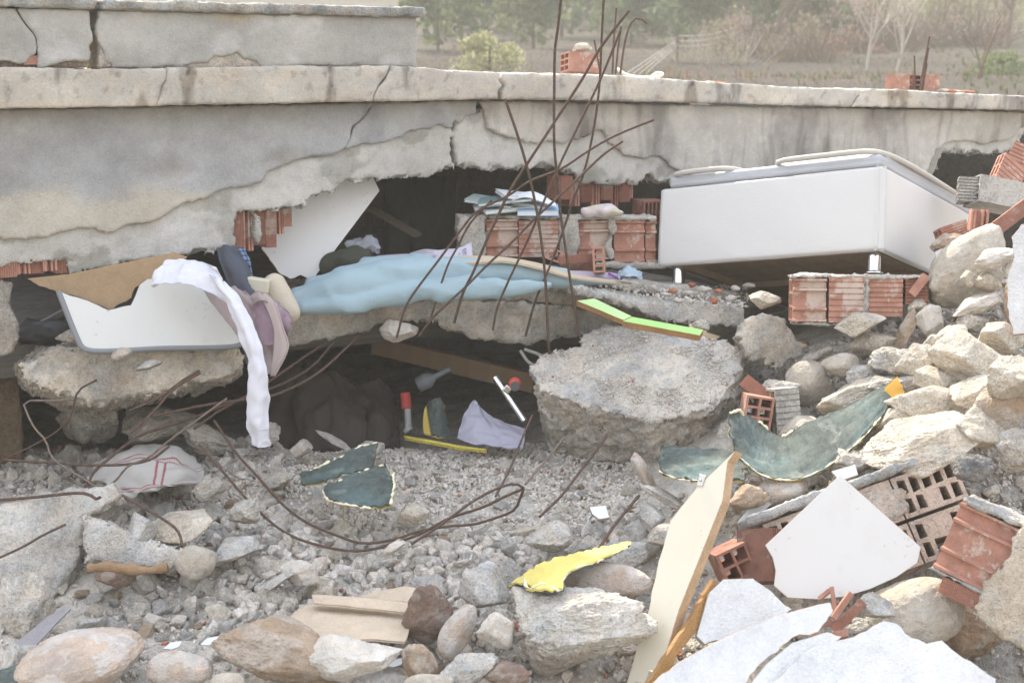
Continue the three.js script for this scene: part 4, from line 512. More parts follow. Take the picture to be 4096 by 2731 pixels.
{
  const r = rng(4242), q = new THREE.Quaternion();
  for (const A of AREAS) for (let n = 0, tries = 0; n < A[6] && tries < 20000; tries++) {
    const d = lerp(A[4], A[5], r()), x = (lerp(A[0], A[1], r()) - 1176) / F * d, p = V3(x, ground(x, -d), -d); if (!inside(p, A)) continue;
    const s = lerp(A[7], A[8], r() ** 2.2); if (bedOf.some((b) => (b[0] - p.x) ** 2 + (b[1] - p.z) ** 2 < ((b[2] + s) * 0.36) ** 2)) continue; bedOf.push([p.x, p.z, s]);
    const [st, g] = variants[Math.floor(r() * variants.length)], m = mesh(STYLE[st].m === 'stone' ? 'stone' : 'concrete_lump', g, M[STYLE[st].m], scene);
    m.position.copy(p).y += s * 0.16; m.scale.set(s, s * (0.8 + 0.4 * r()), s); m.rotation.set((r() - 0.5) * 1.4, r() * 6.28, (r() - 0.5) * 1.4); n++;
    const nm = (s < 0.05 ? 'small ' : s < 0.085 ? 'medium ' : 'large ') + NAMES[st]; let lb = nm + ' ' + place(p); for (let k = 1; k < 6 && used.has(lb); k++) { const c = nm + ' ' + place(p, k); if (c.split(' ').length <= 16) lb = c; } used.add(lb);
    tag(m, lb, STYLE[st].m === 'stone' ? 'stone' : 'concrete lump', 'loose ' + NAMES[st] + 's in the rubble');
  }
  // gravel and crumbs too many to count
  const gravel = (name, label, n, lo, hi, seed, list, up = 0.2) => {
    const rr = rng(seed), g = rockGeo(seed, { ...STYLE.g, sx: 1, sy: 0.85, sz: 0.9, planes: 11, sharp: 26, rough: 0.16, detail: hi > 0.04 ? 8 : 3, crease: hi > 0.04 ? 0 : 0.6, uv: hi > 0.04 ? 0.12 : 0.03 });
    { const im = new THREE.InstancedMesh(g, mat({ map: T.concrete, roughness: 0.95, bumpMap: T.concreteB, bumpScale: hi > 0.04 ? 0.004 : 0 }), n), mx = new THREE.Matrix4(), e = new THREE.Euler(); im.name = numbered(name);
      for (let i = 0; i < im.count; i++) { const [A, w] = list[Math.floor(rr() * list.length)]; let p, s; for (let t = 0; t < 30; t++) { p = A(rr); if (p) break; } p ??= V3(0, -0.3, -5); s = lerp(lo, hi, rr() ** 3); e.set(rr() * 6, rr() * 6, rr() * 6); mx.compose(p.clone().setY(p.y + s * up), q.setFromEuler(e), V3(s, s * (0.45 + 0.5 * rr()), s * (0.6 + 0.4 * rr()))); im.setMatrixAt(i, mx); const v = 0.63 + 0.24 * rr(), wm = rr() * 0.12; if (rr() < 0.012) im.setColorAt(i, C(0.5, 0.22, 0.14)); else im.setColorAt(i, C(v, v * (0.94 - wm * 0.5), v * (0.855 - wm))); }
      im.castShadow = im.receiveShadow = true; scene.add(im); tag(im, label, 'gravel', null, 'stuff'); }
  };
  const bed = (A) => [(rr) => { const d = lerp(A[4], A[5], rr()), x = (lerp(A[0], A[1], rr()) - 1176) / F * d; return V3(x, ground(x, -d), -d); }];
  gravel('gravel', 'fine pale gravel and crumbs over the rubble heap', 52000, 0.006, 0.026, 77, [bed([520, 1500, 0, 0, 5.2, 6.4]), bed([520, 1500, 0, 0, 5.2, 6.4]), bed([-60, 620, 0, 0, 5.3, 6.5]), bed([-60, 2420, 0, 0, 4.2, 5.6]), bed([1700, 2420, 0, 0, 5.0, 6.4])]);
  gravel('rubble', 'coarse broken concrete crumbs filling the rubble heap', 5200, 0.018, 0.08, 78, [bed([480, 1480, 0, 0, 4.6, 5.5]), bed([480, 1300, 0, 0, 4.7, 5.4]), bed([-60, 640, 0, 0, 5.3, 6.5]), bed([-60, 2420, 0, 0, 4.2, 5.6]), bed([1700, 2420, 0, 0, 5.0, 6.5])]);
  const grit = (fr, poly, lim) => { const P = outline(fr, poly), xs = P.map((p) => p[0]), ys = P.map((p) => p[1]), x0 = Math.min(...xs), x1 = Math.max(...xs), y0 = Math.min(...ys), y1 = Math.max(...ys); return [(rr) => { const x = lerp(x0, x1, rr()), y = lerp(y0, y1, rr()); if (polyDist(P, x, y) > -0.015 || fbm(x * 5, y * 5, 3, 3) < lim) return null; return fr.O.clone().addScaledVector(fr.U, x).addScaledVector(fr.V, y); }]; };
  gravel('grit', 'fine grey grit scattered on top of the tilted concrete block', 4200, 0.003, 0.014, 91, [grit(F3(1450, 870, 6.0, -0.08, 0.82, 0.56), [[1216, 846], [1248, 806], [1318, 792], [1346, 762], [1400, 746], [1470, 752], [1560, 768], [1650, 775], [1716, 800], [1702, 850], [1672, 900], [1640, 932], [1560, 952], [1500, 968], [1430, 950], [1370, 934], [1290, 912], [1240, 888]], -0.06)], 0.1);
  gravel('grit', 'dust and grit lying on the left slab under the tabletop', 1500, 0.003, 0.016, 92, [grit(F3(300, 800, 5.85, 0.05, 0.95, 0.3), [[80, 815], [140, 785], [300, 760], [540, 770], [545, 802], [420, 800], [300, 818], [180, 830]], -0.3)], 0.1);
  gravel('grit', 'mortar grit on the floor slab in front of the divan', 1200, 0.004, 0.022, 93, [[(rr) => { const px = lerp(1330, 1720, rr()), d = lerp(6.2, 6.75, rr()); return at(px, 662 + (px - 1330) * 0.09 + (6.2 - d) * 30, d).setY(at(px, 668 + (px - 1330) * 0.1, 6.22).y + 0.004); }]], 0.1);
}
// ------------------------------------------------------------------ masonry fragments
function masonry(label, fr) { return thing('brick_wall_fragment', label, 'masonry', fr); }
// a row of bricks between two photographed edges on the fragment's face
function row(t, fr, list, depth) { for (const [x0, x1, y0, y1, kind, m, z = 0, rows] of list) { const a = onPlane(fr, x0, y1), b = onPlane(fr, x1, y0); put(t, brickGeo(kind, b[0] - a[0], b[1] - a[1], depth, rows ?? 3), m, a[0], a[1], z); } }
const mortarPart = (t, fr, list, w0, w1, o = {}) => mesh('mortar', finish(prism(ragged(outline(fr, list), o.rag ?? 0.005, 0.03, o.seed ?? 3), w0, w1, o.cell ?? 0.008, { edge: 0.010, face: 0.003, freq: 26, round: 0.008, bumpy: 0.006, ...o }), { color: tint(o.col ?? [0.50, 0.465, 0.41], 0.2, 8, 3) }), M.concrete, t);
{
  const fr = F3(1280, 548, 6.55, 0.12, 0.04, 0.99), t = masonry('long brick wall fragment with books lying on it in the middle', fr);
  row(t, fr, [[1118, 1190, 503, 590, 'webbed', M.clayPale], [1192, 1282, 505, 592, 'ridged', M.clayPale], [1330, 1404, 507, 596, 'webbed', M.clayPale, -0.006], [1412, 1482, 507, 602, 'webbed', M.clay, 0.002], [1486, 1510, 509, 602, 'webbed', M.clayPale, -0.012, 5]], 0.13);
  mortarPart(t, fr, [[1052, 494], [1508, 497], [1508, 508], [1408, 506], [1190, 503], [1116, 502], [1116, 594], [1062, 592], [1052, 540]], -0.13, 0.006, { seed: 5 });
  mortarPart(t, fr, [[1282, 500], [1330, 502], [1332, 560], [1326, 596], [1284, 594]], -0.12, 0.006, { seed: 6 });
  mortarPart(t, fr, [[1392, 505], [1414, 505], [1416, 530], [1404, 548], [1412, 600], [1398, 598], [1390, 560], [1404, 540]], -0.1, 0.010, { seed: 7 });
  mortarPart(t, fr, [[1340, 600], [1530, 604], [1530, 618], [1400, 614], [1330, 608]], -0.14, 0.012, { seed: 8 });
}
{
  const fr = F3(1970, 690, 5.85, -0.05, 0.12, 0.99), t = masonry('brick wall fragment lying under the white divan', fr);
  row(t, fr, [[1822, 1900, 640, 738, 'webbed', M.clayPale, 0.004], [1904, 1986, 634, 742, 'ridged', M.clayPale], [1996, 2076, 638, 728, 'ridged', M.clay, -0.006], [2082, 2136, 640, 700, 'ridged', M.clayDeep, -0.012]], 0.14);
  mortarPart(t, fr, [[1818, 630], [2136, 634], [2136, 642], [1990, 640], [1990, 744], [1900, 748], [1826, 746], [1826, 740], [1986, 742], [1986, 638], [1818, 640]], -0.14, 0.004, { seed: 9 });
  mortarPart(t, fr, [[1986, 632], [1998, 634], [1998, 700], [1994, 740], [1984, 742]], -0.12, 0.008, { seed: 10 });
}
// perforated bricks seen end-on, running up to the right
{
  const fr = F3(2090, 1205, 4.85, -0.05, 0.45, 0.9, 0.36), t = masonry('slanting perforated brick panel behind the white tile', fr), W = 0.215, H = 0.135;
  for (let i = -2; i < 1; i++) for (let j = 0; j < 2; j++) {
    if (j === 1 && i < -1) continue; const s = new THREE.Shape([[0, 0], [W - 0.006, 0], [W - 0.006, H], [0, H]].map((p) => new THREE.Vector2(...p))), cols = 5, rows = 2, rb = 0.013, cw = (W - 0.006 - rb * (cols + 1)) / cols, chh = (H - rb * (rows + 1)) / rows;
    for (let a = 0; a < cols; a++) for (let b = 0; b < rows; b++) { const jit = Math.sin(a * 7.1 + b * 3.7 + i * 5.3 + j * 2.9); if ((a === 2 && b === 0 && j === 1) || jit > 0.82) continue; const x = rb + a * (cw + rb), y = rb + b * (chh + rb), big = a === 1 && b === 0 && j === 1 ? cw + rb : 0, q = new THREE.Path(); [[x, y + 0.004 * jit], [x + cw + big, y], [x + cw + big - 0.003 * jit, y + chh - 0.005], [x + 0.002, y + chh]].forEach((c, k) => k ? q.lineTo(c[0], c[1]) : q.moveTo(c[0], c[1])); s.holes.push(q); }
    put(t, finish(new THREE.ExtrudeGeometry(s, { depth: 0.17, bevelEnabled: false }).translate(0, 0, -0.17), { crease: 0.3 }), mat({ color: C(0.56, 0.44, 0.35), map: T.concrete, bumpMap: T.concreteB, bumpScale: 0.006 }), i * W, -0.02 - j * (H + 0.012) + 0.04, 0);
  }
  const L = -2 * W - 0.05, R = W + 0.01, y = 0.04 + H - 0.015;
  mesh('mortar', finish(prism(ragged([[L, y], [R, y], [R, y + 0.03], [L, y + 0.035]], 0.004, 0.04, 4), -0.2, 0.02, 0.008, { edge: 0.008, bumpy: 0.005, seed: 14 }), { color: tint([0.42, 0.41, 0.385], 0.2, 8, 3) }), M.concrete, t);
  mesh('mortar', finish(prism(ragged([[-0.16, 0.03], [0.02, 0.03], [0.03, 0.1], [-0.06, 0.14], [-0.17, 0.13]], 0.008, 0.03, 5), -0.03, 0.012, 0.008, { edge: 0.012, bumpy: 0.01, seed: 15 }), { color: tint([0.55, 0.46, 0.38], 0.2, 8, 3) }), M.concrete, t);
}
// the near right corner: webbed brick with a thick mortar coat
{
  const fr = F3(2200, 1220, 4.5, -0.5, 0.22, 0.84, -0.30), t = masonry('big brick and mortar panel leaning in at the right edge', fr), b = brickGeo('webbed', 0.20, 0.205, 0.16);
  const [u, v] = onPlane(fr, 2142, 1300); put(t, b, M.clay, u, v, 0);
  put(t, brickGeo('ridged', 0.3, 0.05, 0.14), M.clay, u + 0.04, v - 0.064, -0.004); put(t, brickGeo('ridged', 0.3, 0.05, 0.14), M.clayPale, u + 0.35, v - 0.066, -0.004);
  mesh('mortar', finish(prism(ragged([[u - 0.02, v - 0.012], [u + 0.35, v - 0.012], [u + 0.35, v + 0.001], [u, v + 0.001]], 0.003, 0.03, 2), -0.15, 0.002, 0.007, { edge: 0.006, seed: 3 }), { color: tint([0.5, 0.48, 0.45], 0.2, 8, 3) }), M.concrete, t);
  mesh('mortar', finish(prism(ragged([[u + 0.17, v - 0.09], [u + 0.6, v - 0.10], [u + 0.6, v + 0.3], [u + 0.22, v + 0.31], [u + 0.18, v + 0.22], [u + 0.19, v + 0.1], [u + 0.155, v + 0.02]], 0.012, 0.03, 8), -0.15, 0.022, 0.009, { edge: 0.02, bumpy: 0.014, freq: 16, seed: 31 }), { color: tint([0.58, 0.50, 0.40], 0.2, 7, 3) }), M.concrete, t);
  mesh('mortar', finish(prism(ragged([[u - 0.005, v + 0.207], [u + 0.22, v + 0.207], [u + 0.22, v + 0.235], [u, v + 0.225]], 0.005, 0.02, 6), -0.15, 0.006, 0.007, { edge: 0.008, bumpy: 0.004, seed: 33 }), { color: tint([0.46, 0.44, 0.40], 0.2, 8, 3) }), M.concrete, t);
}
// single bricks
function looseBrick(label, px, py, d, n, roll, kind, L, h, t, m, rows, cols, turnY = 0) { const fr = F3(px, py, d, ...n, roll), g = brickGeo(kind, L, h, t, rows, cols).translate(-L / 2, -h / 2, t / 2); if (turnY) g.rotateY(turnY); const b = solo('brick', label, 'brick', g, m, fr, 'loose hollow bricks'); b.userData.kind = 'thing'; return b; }
looseBrick('red brick on the roof slab with a stone on it', 1333, 146, 8.0, [0.3, 0.1, 0.95], -0.08, 'plain', 0.165, 0.095, 0.13, M.clay);
looseBrick('red brick standing at the right end of the roof slab', 2070, 189, 8.7, [-0.5, 0, 0.86], 0, 'plain', 0.13, 0.09, 0.13, M.clay); looseBrick('second red brick behind the right roof bars', 2118, 189, 8.72, [0.6, 0, 0.8], 0, 'plain', 0.15, 0.085, 0.12, M.clay);
looseBrick('upright brick end with four holes beside the blanket', 1376, 596, 6.3, [-0.1, 0.1, 0.99], 0.06, 'plain', 0.10, 0.10, 0.045, M.clayPale, 4, 1, -1.57);
looseBrick('fallen brick end with holes behind the blanket edge', 1285, 590, 6.4, [0, 0.1, 0.99], 1.2, 'plain', 0.08, 0.11, 0.05, M.clayPale, 4, 1, -1.57);
looseBrick('red brick shard lying behind the blanket', 1325, 605, 6.38, [0, 0.6, 0.8], 0.1, 'ridged', 0.14, 0.04, 0.08, M.clay);
looseBrick('broken hollow brick left of the torn green sheet', 1735, 955, 5.6, [-0.35, 0.15, 0.92], -0.1, 'plain', 0.12, 0.15, 0.10, M.clay, 4, 2, -1.2);
looseBrick('mortared brick lump beside the hollow brick', 1800, 945, 5.6, [0.2, 0.15, 0.95], 0.05, 'ridged', 0.09, 0.17, 0.1, M.mortar, 3, 2);
looseBrick('red brick piece tilted above the hollow brick', 1745, 905, 5.68, [-0.3, 0.5, 0.8], -0.6, 'ridged', 0.14, 0.05, 0.08, M.clay);
looseBrick('tall perforated brick behind the divan', 1490, 485, 6.95, [0.3, 0, 0.95], 0, 'plain', 0.13, 0.10, 0.1, M.clayDeep, 1, 5, -1.57);
looseBrick('brown ridged brick leaning behind the cream door', 1756, 1278, 4.72, [0.75, 0.25, 0.62], 1.25, 'ridged', 0.16, 0.10, 0.13, mat({ color: C(0.5, 0.48, 0.5), map: T.clay }), 3, 2);
looseBrick('dark hollow brick below the slanting panel', 1680, 1290, 4.75, [0.1, 0.2, 0.97], 0.4, 'plain', 0.14, 0.10, 0.1, M.clayDeep, 2, 2, -1.57);
looseBrick('grooved red brick at the far right by the wall hole', 2350, 372, 6.9, [-0.4, 0.3, 0.85], -0.4, 'ridged', 0.12, 0.13, 0.1, M.clay);
looseBrick('brick slab with pale plaster edge in the wall hole', 2310, 412, 6.6, [0.45, 0.4, 0.8], -0.75, 'ridged', 0.12, 0.19, 0.05, M.clay);
looseBrick('upright red brick shard at the top of the right heap', 2248, 505, 6.05, [-0.1, 0.1, 0.98], 1.5, 'webbed', 0.08, 0.065, 0.06, M.clay);
looseBrick('long red brick slab at the right edge above the boulder', 2325, 498, 6.1, [0.1, 0.35, 0.93], 0.6, 'ridged', 0.26, 0.055, 0.09, M.clay);
looseBrick('red brick wedge under the divan corner', 2190, 540, 6.15, [0.1, 0.3, 0.95], 0.3, 'ridged', 0.11, 0.08, 0.08, M.clayPale);
looseBrick('red brick chip below the cream boulder edge', 2110, 655, 5.85, [0, 0.2, 0.98], 0.9, 'plain', 0.09, 0.03, 0.04, M.clay);
looseBrick('mossy grey mortared brick by the wall hole', 2285, 448, 6.4, [0.25, 0.3, 0.92], -0.2, 'plain', 0.20, 0.11, 0.12, M.mortar);
looseBrick('grey brick end with mortar left of the mossy one', 2222, 438, 6.42, [-0.2, 0.2, 0.96], -0.05, 'ridged', 0.075, 0.10, 0.12, M.mortar);
[[1935, 1390, 0.5, 0.09], [1950, 1415, -0.9, 0.11], [1915, 1375, -0.5, 0.1], [1925, 1430, -0.6, 0.09], [1895, 1365, -0.4, 0.07]].forEach(([px, py, a, L], i) => looseBrick(['thin red brick splinter standing below the tile', 'wide red brick splinter next to the white paint', 'red splinter poking up under the tile edge', 'red splinter flat beside the mortar chip', 'red splinter left of the tile bottom'][i], px, py, 4.42 + 0.02 * i, [0.2 - 0.25 * i, 0.1 + 0.16 * i, 0.95], a + [0.4, 1.7, 2.3, 0.9, 1.3][i], 'plain', L * [1, 1.1, 0.7, 0.9, 0.6][i], [0.018, 0.026, 0.012, 0.014, 0.012][i], 0.010, i % 2 ? M.clayDeep : M.clay, 1, 1));
looseBrick('mortared brick chip between the white plaster boards', 1905, 1462, 4.36, [0, 0.5, 0.86], 0.15, 'plain', 0.10, 0.02, 0.05, M.clay, 1, 2);
// brick crumbs on the floor slab and roof
{ const r = rng(88), near = ['nearest the green board', 'beside the blanket tip', 'under the left divan leg', 'midway along the slab', 'furthest left on the slab', 'furthest right on the slab', 'against the bag', 'by the brick fragment', 'on the front slab edge, left', 'on the front slab edge, middle', 'on the front slab edge, right', 'just behind the board']; [[1545, 668], [1580, 672], [1620, 664], [1650, 668], [1500, 660], [1690, 662], [1590, 655], [1720, 655], [1560, 690], [1640, 690], [1680, 684], [1530, 676]].forEach(([px, py], i) => { const red = i % 3 === 0, m = solo('crumb', (red ? 'red brick crumb' : 'pale mortar crumb') + ' in front of the divan, ' + near[i], 'crumb', rockGeo(i * 9 + 5, { ...STYLE.c, sx: 0.03 + 0.03 * r(), sy: 0.015 + 0.015 * r(), sz: 0.03, detail: 4, color: tint(red ? [0.5, 0.2, 0.12] : [0.6, 0.57, 0.53], 0.15, 20, i) }), M.stone, null, red ? 'red brick crumbs on the slab' : 'pale crumbs on the slab'); m.position.copy(at(px, py, 6.22 + 0.05 * (690 - py) / 10)); });
  [[2165, 208, 0], [2185, 210, 1], [2205, 211, 0], [2225, 212, 1], [1630, 190, 0], [1655, 191, 1]].forEach(([px, py, red], i) => { const m = solo('crumb', (red ? 'red' : 'pale') + ' chip lying on the roof edge ' + (px > 2000 ? ['beside the red roof brick', 'second from the red roof brick', 'third from the red roof brick', 'furthest from the red roof brick'][i] : 'in the middle'), 'crumb', rockGeo(i * 19 + 5, { ...STYLE.c, sx: 0.08, sy: 0.022, sz: 0.05, detail: 4, color: tint(red ? [0.5, 0.2, 0.12] : [0.55, 0.48, 0.4], 0.15, 20, i) }), M.stone, null, 'chips on the roof edge'); m.position.copy(at(px, py, 8.7)); }); }
rock([1338, 108, 44, 24, 8.02, 's', 0.1, 'stone balanced on the red roof brick']);

// ------------------------------------------------------------------ the divan base
{
  const TR = at(2030, 383, 6.1), TL = at(1519, 437, 6.67), a = TL.clone().sub(TR), W = a.length(), U = a.clone().negate().normalize(), back = V3(0.57, -0.286, -0.8); back.addScaledVector(U, -back.dot(U)).normalize();
  const Z = back.clone().negate(), Y = Z.clone().cross(U), H = 0.315, D = 1.15;
  const O = TR.clone().addScaledVector(Y, -H), fr = { M: new THREE.Matrix4().makeBasis(U, Y, Z).setPosition(O) };   // origin: front lower right corner, x to the right, z to the front
  const t = thing('divan_base', 'white leatherette divan bed base tipped on the brick heap', 'bed', fr), soft = new RoundedBoxGeometry(W, H, D, 6, 0.014).translate(-W / 2, H / 2, -D / 2);
  { const P = soft.attributes.position; for (let i = 0; i < P.count; i++) { const x = P.getX(i), y = P.getY(i), z = P.getZ(i); P.setXYZ(i, x + 0.003 * fbm(y * 9, z * 7, 3, 2), y + 0.004 * n3(x * 6, z * 6, 1), z + 0.004 * fbm(x * 5, y * 7, 9, 2)); } }
  const hollow = new THREE.Shape([[-W, 0], [0, 0], [0, H], [-W, H]].map((p) => new THREE.Vector2(...p)));
  const panel = (w, h, d, x, y, z) => { const g = new RoundedBoxGeometry(w, h, d, 3, 0.007).translate(x, y, z); return g; };
  const side = (g, seed) => { g = mergeVertices(g); const P = g.attributes.position; return g; };
  const fp = new THREE.PlaneGeometry(W, H, 60, 24), P = fp.attributes.position; 
  const skin = (p, nu, seed) => sheet([[0, -0.012], [0.004, -0.004], [0.016, 0], [H * 0.3, 0.002], [H * 0.6, 0.002], [H - 0.016, 0], [H - 0.004, -0.004], [H, -0.014]].map(([y, o]) => [0, 0.012, 0.05, 0.3, 0.55, 0.8, 0.95, 0.988, 1].map((s) => p(s, y, o - (s === 0 || s === 1 ? 0.012 : 0)))), nu, 40, 0.012, { wrinkle: [0.0035, 7, 3], seed });
  mesh('front_panel', skin((s, y, o) => V3(-W + s * W, y, o - 0.004), 90, 3), M.leather, t);
  mesh('end_panel', skin((s, y, o) => V3(o - 0.004, y, -s * D), 70, 9), M.leather, t);
  mesh('end_panel', panel(0.03, H - 0.004, D - 0.03, -W + 0.015, H / 2, -0.03 - (D - 0.03) / 2), M.leather, t);
  mesh('back_panel', box(-W / 2, H / 2, -D - 0.01, W, H, 0.02), M.leather, t);
  const frameWood = mat({ color: C(0.45, 0.35, 0.25), map: T.fibre });
  mesh('underside', box(-W / 2, 0.035, -D / 2, W - 0.064, 0.012, D - 0.04), frameWood, t);
  mesh('frame_rail', box(-W / 2, 0.03, -0.055, W - 0.07, 0.06, 0.03), frameWood, t); mesh('frame_rail', box(-0.055, 0.03, -D / 2, 0.03, 0.06, D - 0.1), frameWood, t); mesh('frame_rail', box(-W + 0.055, 0.03, -D / 2, 0.03, 0.06, D - 0.1), frameWood, t); mesh('frame_rail', box(-W / 2, 0.03, -D * 0.55, W - 0.1, 0.05, 0.04), frameWood, t);
  const greyV = mat({ color: C(0.50, 0.51, 0.53), roughness: 0.45, map: T.plaster }), pipeM = mat({ color: C(0.62, 0.59, 0.53), roughness: 0.8, bumpMap: T.fleece, bumpScale: 0.002 });
  const lid = mesh('lid', new RoundedBoxGeometry(W - 0.04, 0.055, D - 0.02, 4, 0.02).translate(-W / 2, H + 0.035, -D / 2 - 0.01), greyV, t);
  const ring = (x0, x1, y, name, par) => mesh(name, tube([V3(x0, y, -D * 0.5), V3(x0, y, -0.08), V3(x0 + 0.03, y, -0.02), V3((x0 + x1) / 2, y + 0.002, -0.012), V3(x1 - 0.04, y, -0.02), V3(x1, y, -0.07), V3(x1, y, -D * 0.98)], 0.011, 60, 8), pipeM, par);
  ring(-W + 0.03, -W + 0.33, H + 0.068, 'piping', lid); ring(-W * 0.52 + 0.03, -0.03, H + 0.072, 'piping', lid);
  mesh('pad', new RoundedBoxGeometry(W * 0.48, 0.05, D - 0.06, 4, 0.02).translate(-W * 0.26, H + 0.058, -D / 2 - 0.04), greyV, lid);
  for (const [x, z] of [[-0.06, -0.07], [-W + 0.06, -0.07]]) { const leg = mesh('leg', new THREE.CylinderGeometry(0.027, 0.027, 0.085, 24).translate(x, -0.03, z), M.chrome, t); mesh('foot', new THREE.LatheGeometry([[0.0, -0.084], [0.036, -0.084], [0.038, -0.080], [0.034, -0.074], [0.027, -0.070]].map((p) => new THREE.Vector2(...p)), 24).translate(x, 0, z), M.chrome, leg); }
}
// ------------------------------------------------------------------ boards and panels
const twoTone = (face, edge) => [face, edge];
function panel(name, label, cat, px, py, d, n, list, t, face, edge, o = {}) {
  const fr = F3(px, py, d, ...n, o.roll), poly = ragged(outline(fr, list), o.rag ?? 0.004, o.step ?? 0.012, px), g = thing(name, label, cat, fr), grain = board(poly, t, o.bevel ?? 0.001);
  const m = mesh(o.part ?? 'panel', grain, [face, edge], g); if (o.more) o.more(g, fr); return g;
}
const creamFace = mat({ color: C(0.70, 0.655, 0.53), map: T.dust, roughness: 0.4, specularIntensity: 0.5 }), greyEdge = mat({ color: C(0.24, 0.25, 0.265), roughness: 0.6 }), mdf = mat({ color: C(0.52, 0.33, 0.17), map: T.fibre });
// broken tabletop on the left, rounded corners, grey edging
panel('tabletop', 'broken white tabletop with grey edging under the left wall', 'tabletop', 345, 710, 5.72, [0.32, 0.2, 0.92], [[135, 670, 1], [180, 780, 1], [190, 795, 1], [206, 802, 1], [540, 792, 1], [553, 788, 1], [556, 772, 1], [535, 735, 1], [500, 690, 1], [460, 600], [370, 615], [320, 655], [300, 700], [248, 712], [200, 690]], 0.022, mat({ color: C(0.69, 0.695, 0.67), map: T.dust, roughness: 0.45 }), greyEdge, { rag: 0.002, more: (g, fr) => { const e = outline(fr, [[134, 668], [178, 778], [188, 796], [206, 804], [380, 799], [540, 794], [555, 788], [558, 772]]); mesh('edging', tube(e.map((p) => V3(p[0], p[1], -0.006)), 0.011, 60, 8), greyEdge, g); } });
panel('fibreboard', 'torn brown fibreboard sheet hanging above the white tabletop', 'board', 250, 650, 5.7, [0.3, -0.12, 0.95], [[62, 640, 1], [160, 630, 1], [400, 580, 1], [430, 590], [350, 638], [310, 660], [302, 685], [248, 712], [225, 700], [170, 680], [110, 665]], 0.006, mat({ color: C(0.46, 0.33, 0.21), map: T.plaster }), mdf, { rag: 0.006 });
panel('melamine_board', 'tall white melamine panel slanting under the broken wall', 'board', 740, 530, 6.42, [0.25, 0.22, 0.94], [[600, 570], [620, 505, 1], [700, 430, 1], [845, 380, 1], [872, 438, 1], [718, 642], [690, 632], [665, 640], [640, 625]], 0.018, mat({ color: C(0.80, 0.80, 0.795), map: T.dust, roughness: 0.45, specularIntensity: 0.5 }), mdf, { rag: 0.004 });
panel('green_board', 'snapped lime green board resting on the concrete block', 'board', 1395, 715, 5.95, [0.0, 0.9, 0.44], [[1325, 690], [1366, 685, 1], [1452, 726, 1], [1432, 735]], 0.024, mat({ color: C(0.52, 0.74, 0.34), roughness: 0.5, map: T.plaster }), M.fibre, { rag: 0.002, part: 'panel', more: (g, fr) => { const f2 = F3(1520, 752, 5.85, 0.05, 0.95, 0.3), inv = fr.M.clone().invert().multiply(f2.M), m = mesh('panel', board(outline(f2, [[1430, 737], [1452, 727], [1616, 757], [1608, 770]]), 0.024, 0.001), [mat({ color: C(0.40, 0.74, 0.22), roughness: 0.5, map: T.plaster }), M.fibre], g); m.applyMatrix4(inv); } });
// the long cream door leaning out of the foreground
{
  const a = at(1690, 1035, 5.2), b = at(1440, 1600, 4.15), c = at(1520, 1420, 4.5), up = a.clone().sub(b).normalize(), across = V3(0.93, 0.12, 0.35); across.addScaledVector(up, -across.dot(up)).normalize(); 
  const n = V3(-0.62, 0.45, 0.64), fr = frame(at(1560, 1320, 4.5), n);
  const list = [[1690, 1034, 1], [1672, 1060, 1], [1660, 1150, 1], [1560, 1400, 1], [1500, 1600, 1], [1430, 1600], [1460, 1500], [1490, 1400], [1510, 1300], [1540, 1195], [1600, 1120, 1]];
  const t = thing('door_panel', 'long cream door panel leaning up from the bottom edge', 'door', fr), poly = ragged(outline(fr, list), 0.003, 0.015, 7);
  mesh('panel', board(poly, 0.04, 0.0015), [creamFace, mat({ color: C(0.64, 0.46, 0.30), map: T.fibre })], t);
  const e = outline(fr, [[1660, 1300], [1668, 1140]]);
  const hinge = mat({ color: C(0.55, 0.53, 0.48), metalness: 0.9, roughness: 0.35 });
  for (const [px, py] of [[1496, 1555], [1612, 1104]]) { const p = onPlane(fr, px, py), h = mesh('hinge', new RoundedBoxGeometry(0.022, 0.035, 0.004, 2, 0.0015).translate(p[0], p[1], 0.003), hinge, t); mesh('screw', new THREE.SphereGeometry(0.004, 10, 6).translate(p[0], p[1], 0.006), hinge, h); }
}
// its broken brown core showing along the lower right edge
panel('fibreboard', 'torn brown core strip along the lower edge of the cream door', 'board', 1590, 1430, 4.42, [0.55, 0.35, 0.76], [[1640, 1330, 1], [1652, 1350], [1618, 1425], [1560, 1500], [1525, 1568], [1490, 1600], [1470, 1600], [1520, 1520], [1575, 1440]], 0.02, mat({ color: C(0.50, 0.29, 0.12), map: T.fibre, bumpMap: T.concreteB, bumpScale: 0.004 }), M.fibre, { rag: 0.006 });
panel('tile_piece', 'large broken white floor tile in front of the perforated bricks', 'tile', 1930, 1240, 4.6, [-0.12, 0.38, 0.92], [[1930, 1090, 1], [2116, 1256, 1], [2108, 1292, 1], [2060, 1325, 1], [2000, 1352, 1], [1940, 1370, 1], [1880, 1376, 1], [1810, 1372, 1], [1778, 1345, 1], [1782, 1310, 1], [1775, 1280, 1], [1758, 1252, 1]], 0.009, mat({ color: C(0.68, 0.66, 0.63), map: T.dust, roughness: 0.3, specularIntensity: 0.6 }), mat({ color: C(0.5, 0.45, 0.38) }), { rag: 0.002 });
panel('tile_piece', 'small broken white tile standing left of the large one', 'tile', 1745, 1160, 5.0, [0.05, 0.5, 0.86], [[1752, 1124, 1], [1790, 1128, 1], [1796, 1138, 1], [1735, 1190, 1], [1692, 1202, 1]], 0.012, M.white, mat({ color: C(0.5, 0.45, 0.38) }), { rag: 0.001 });
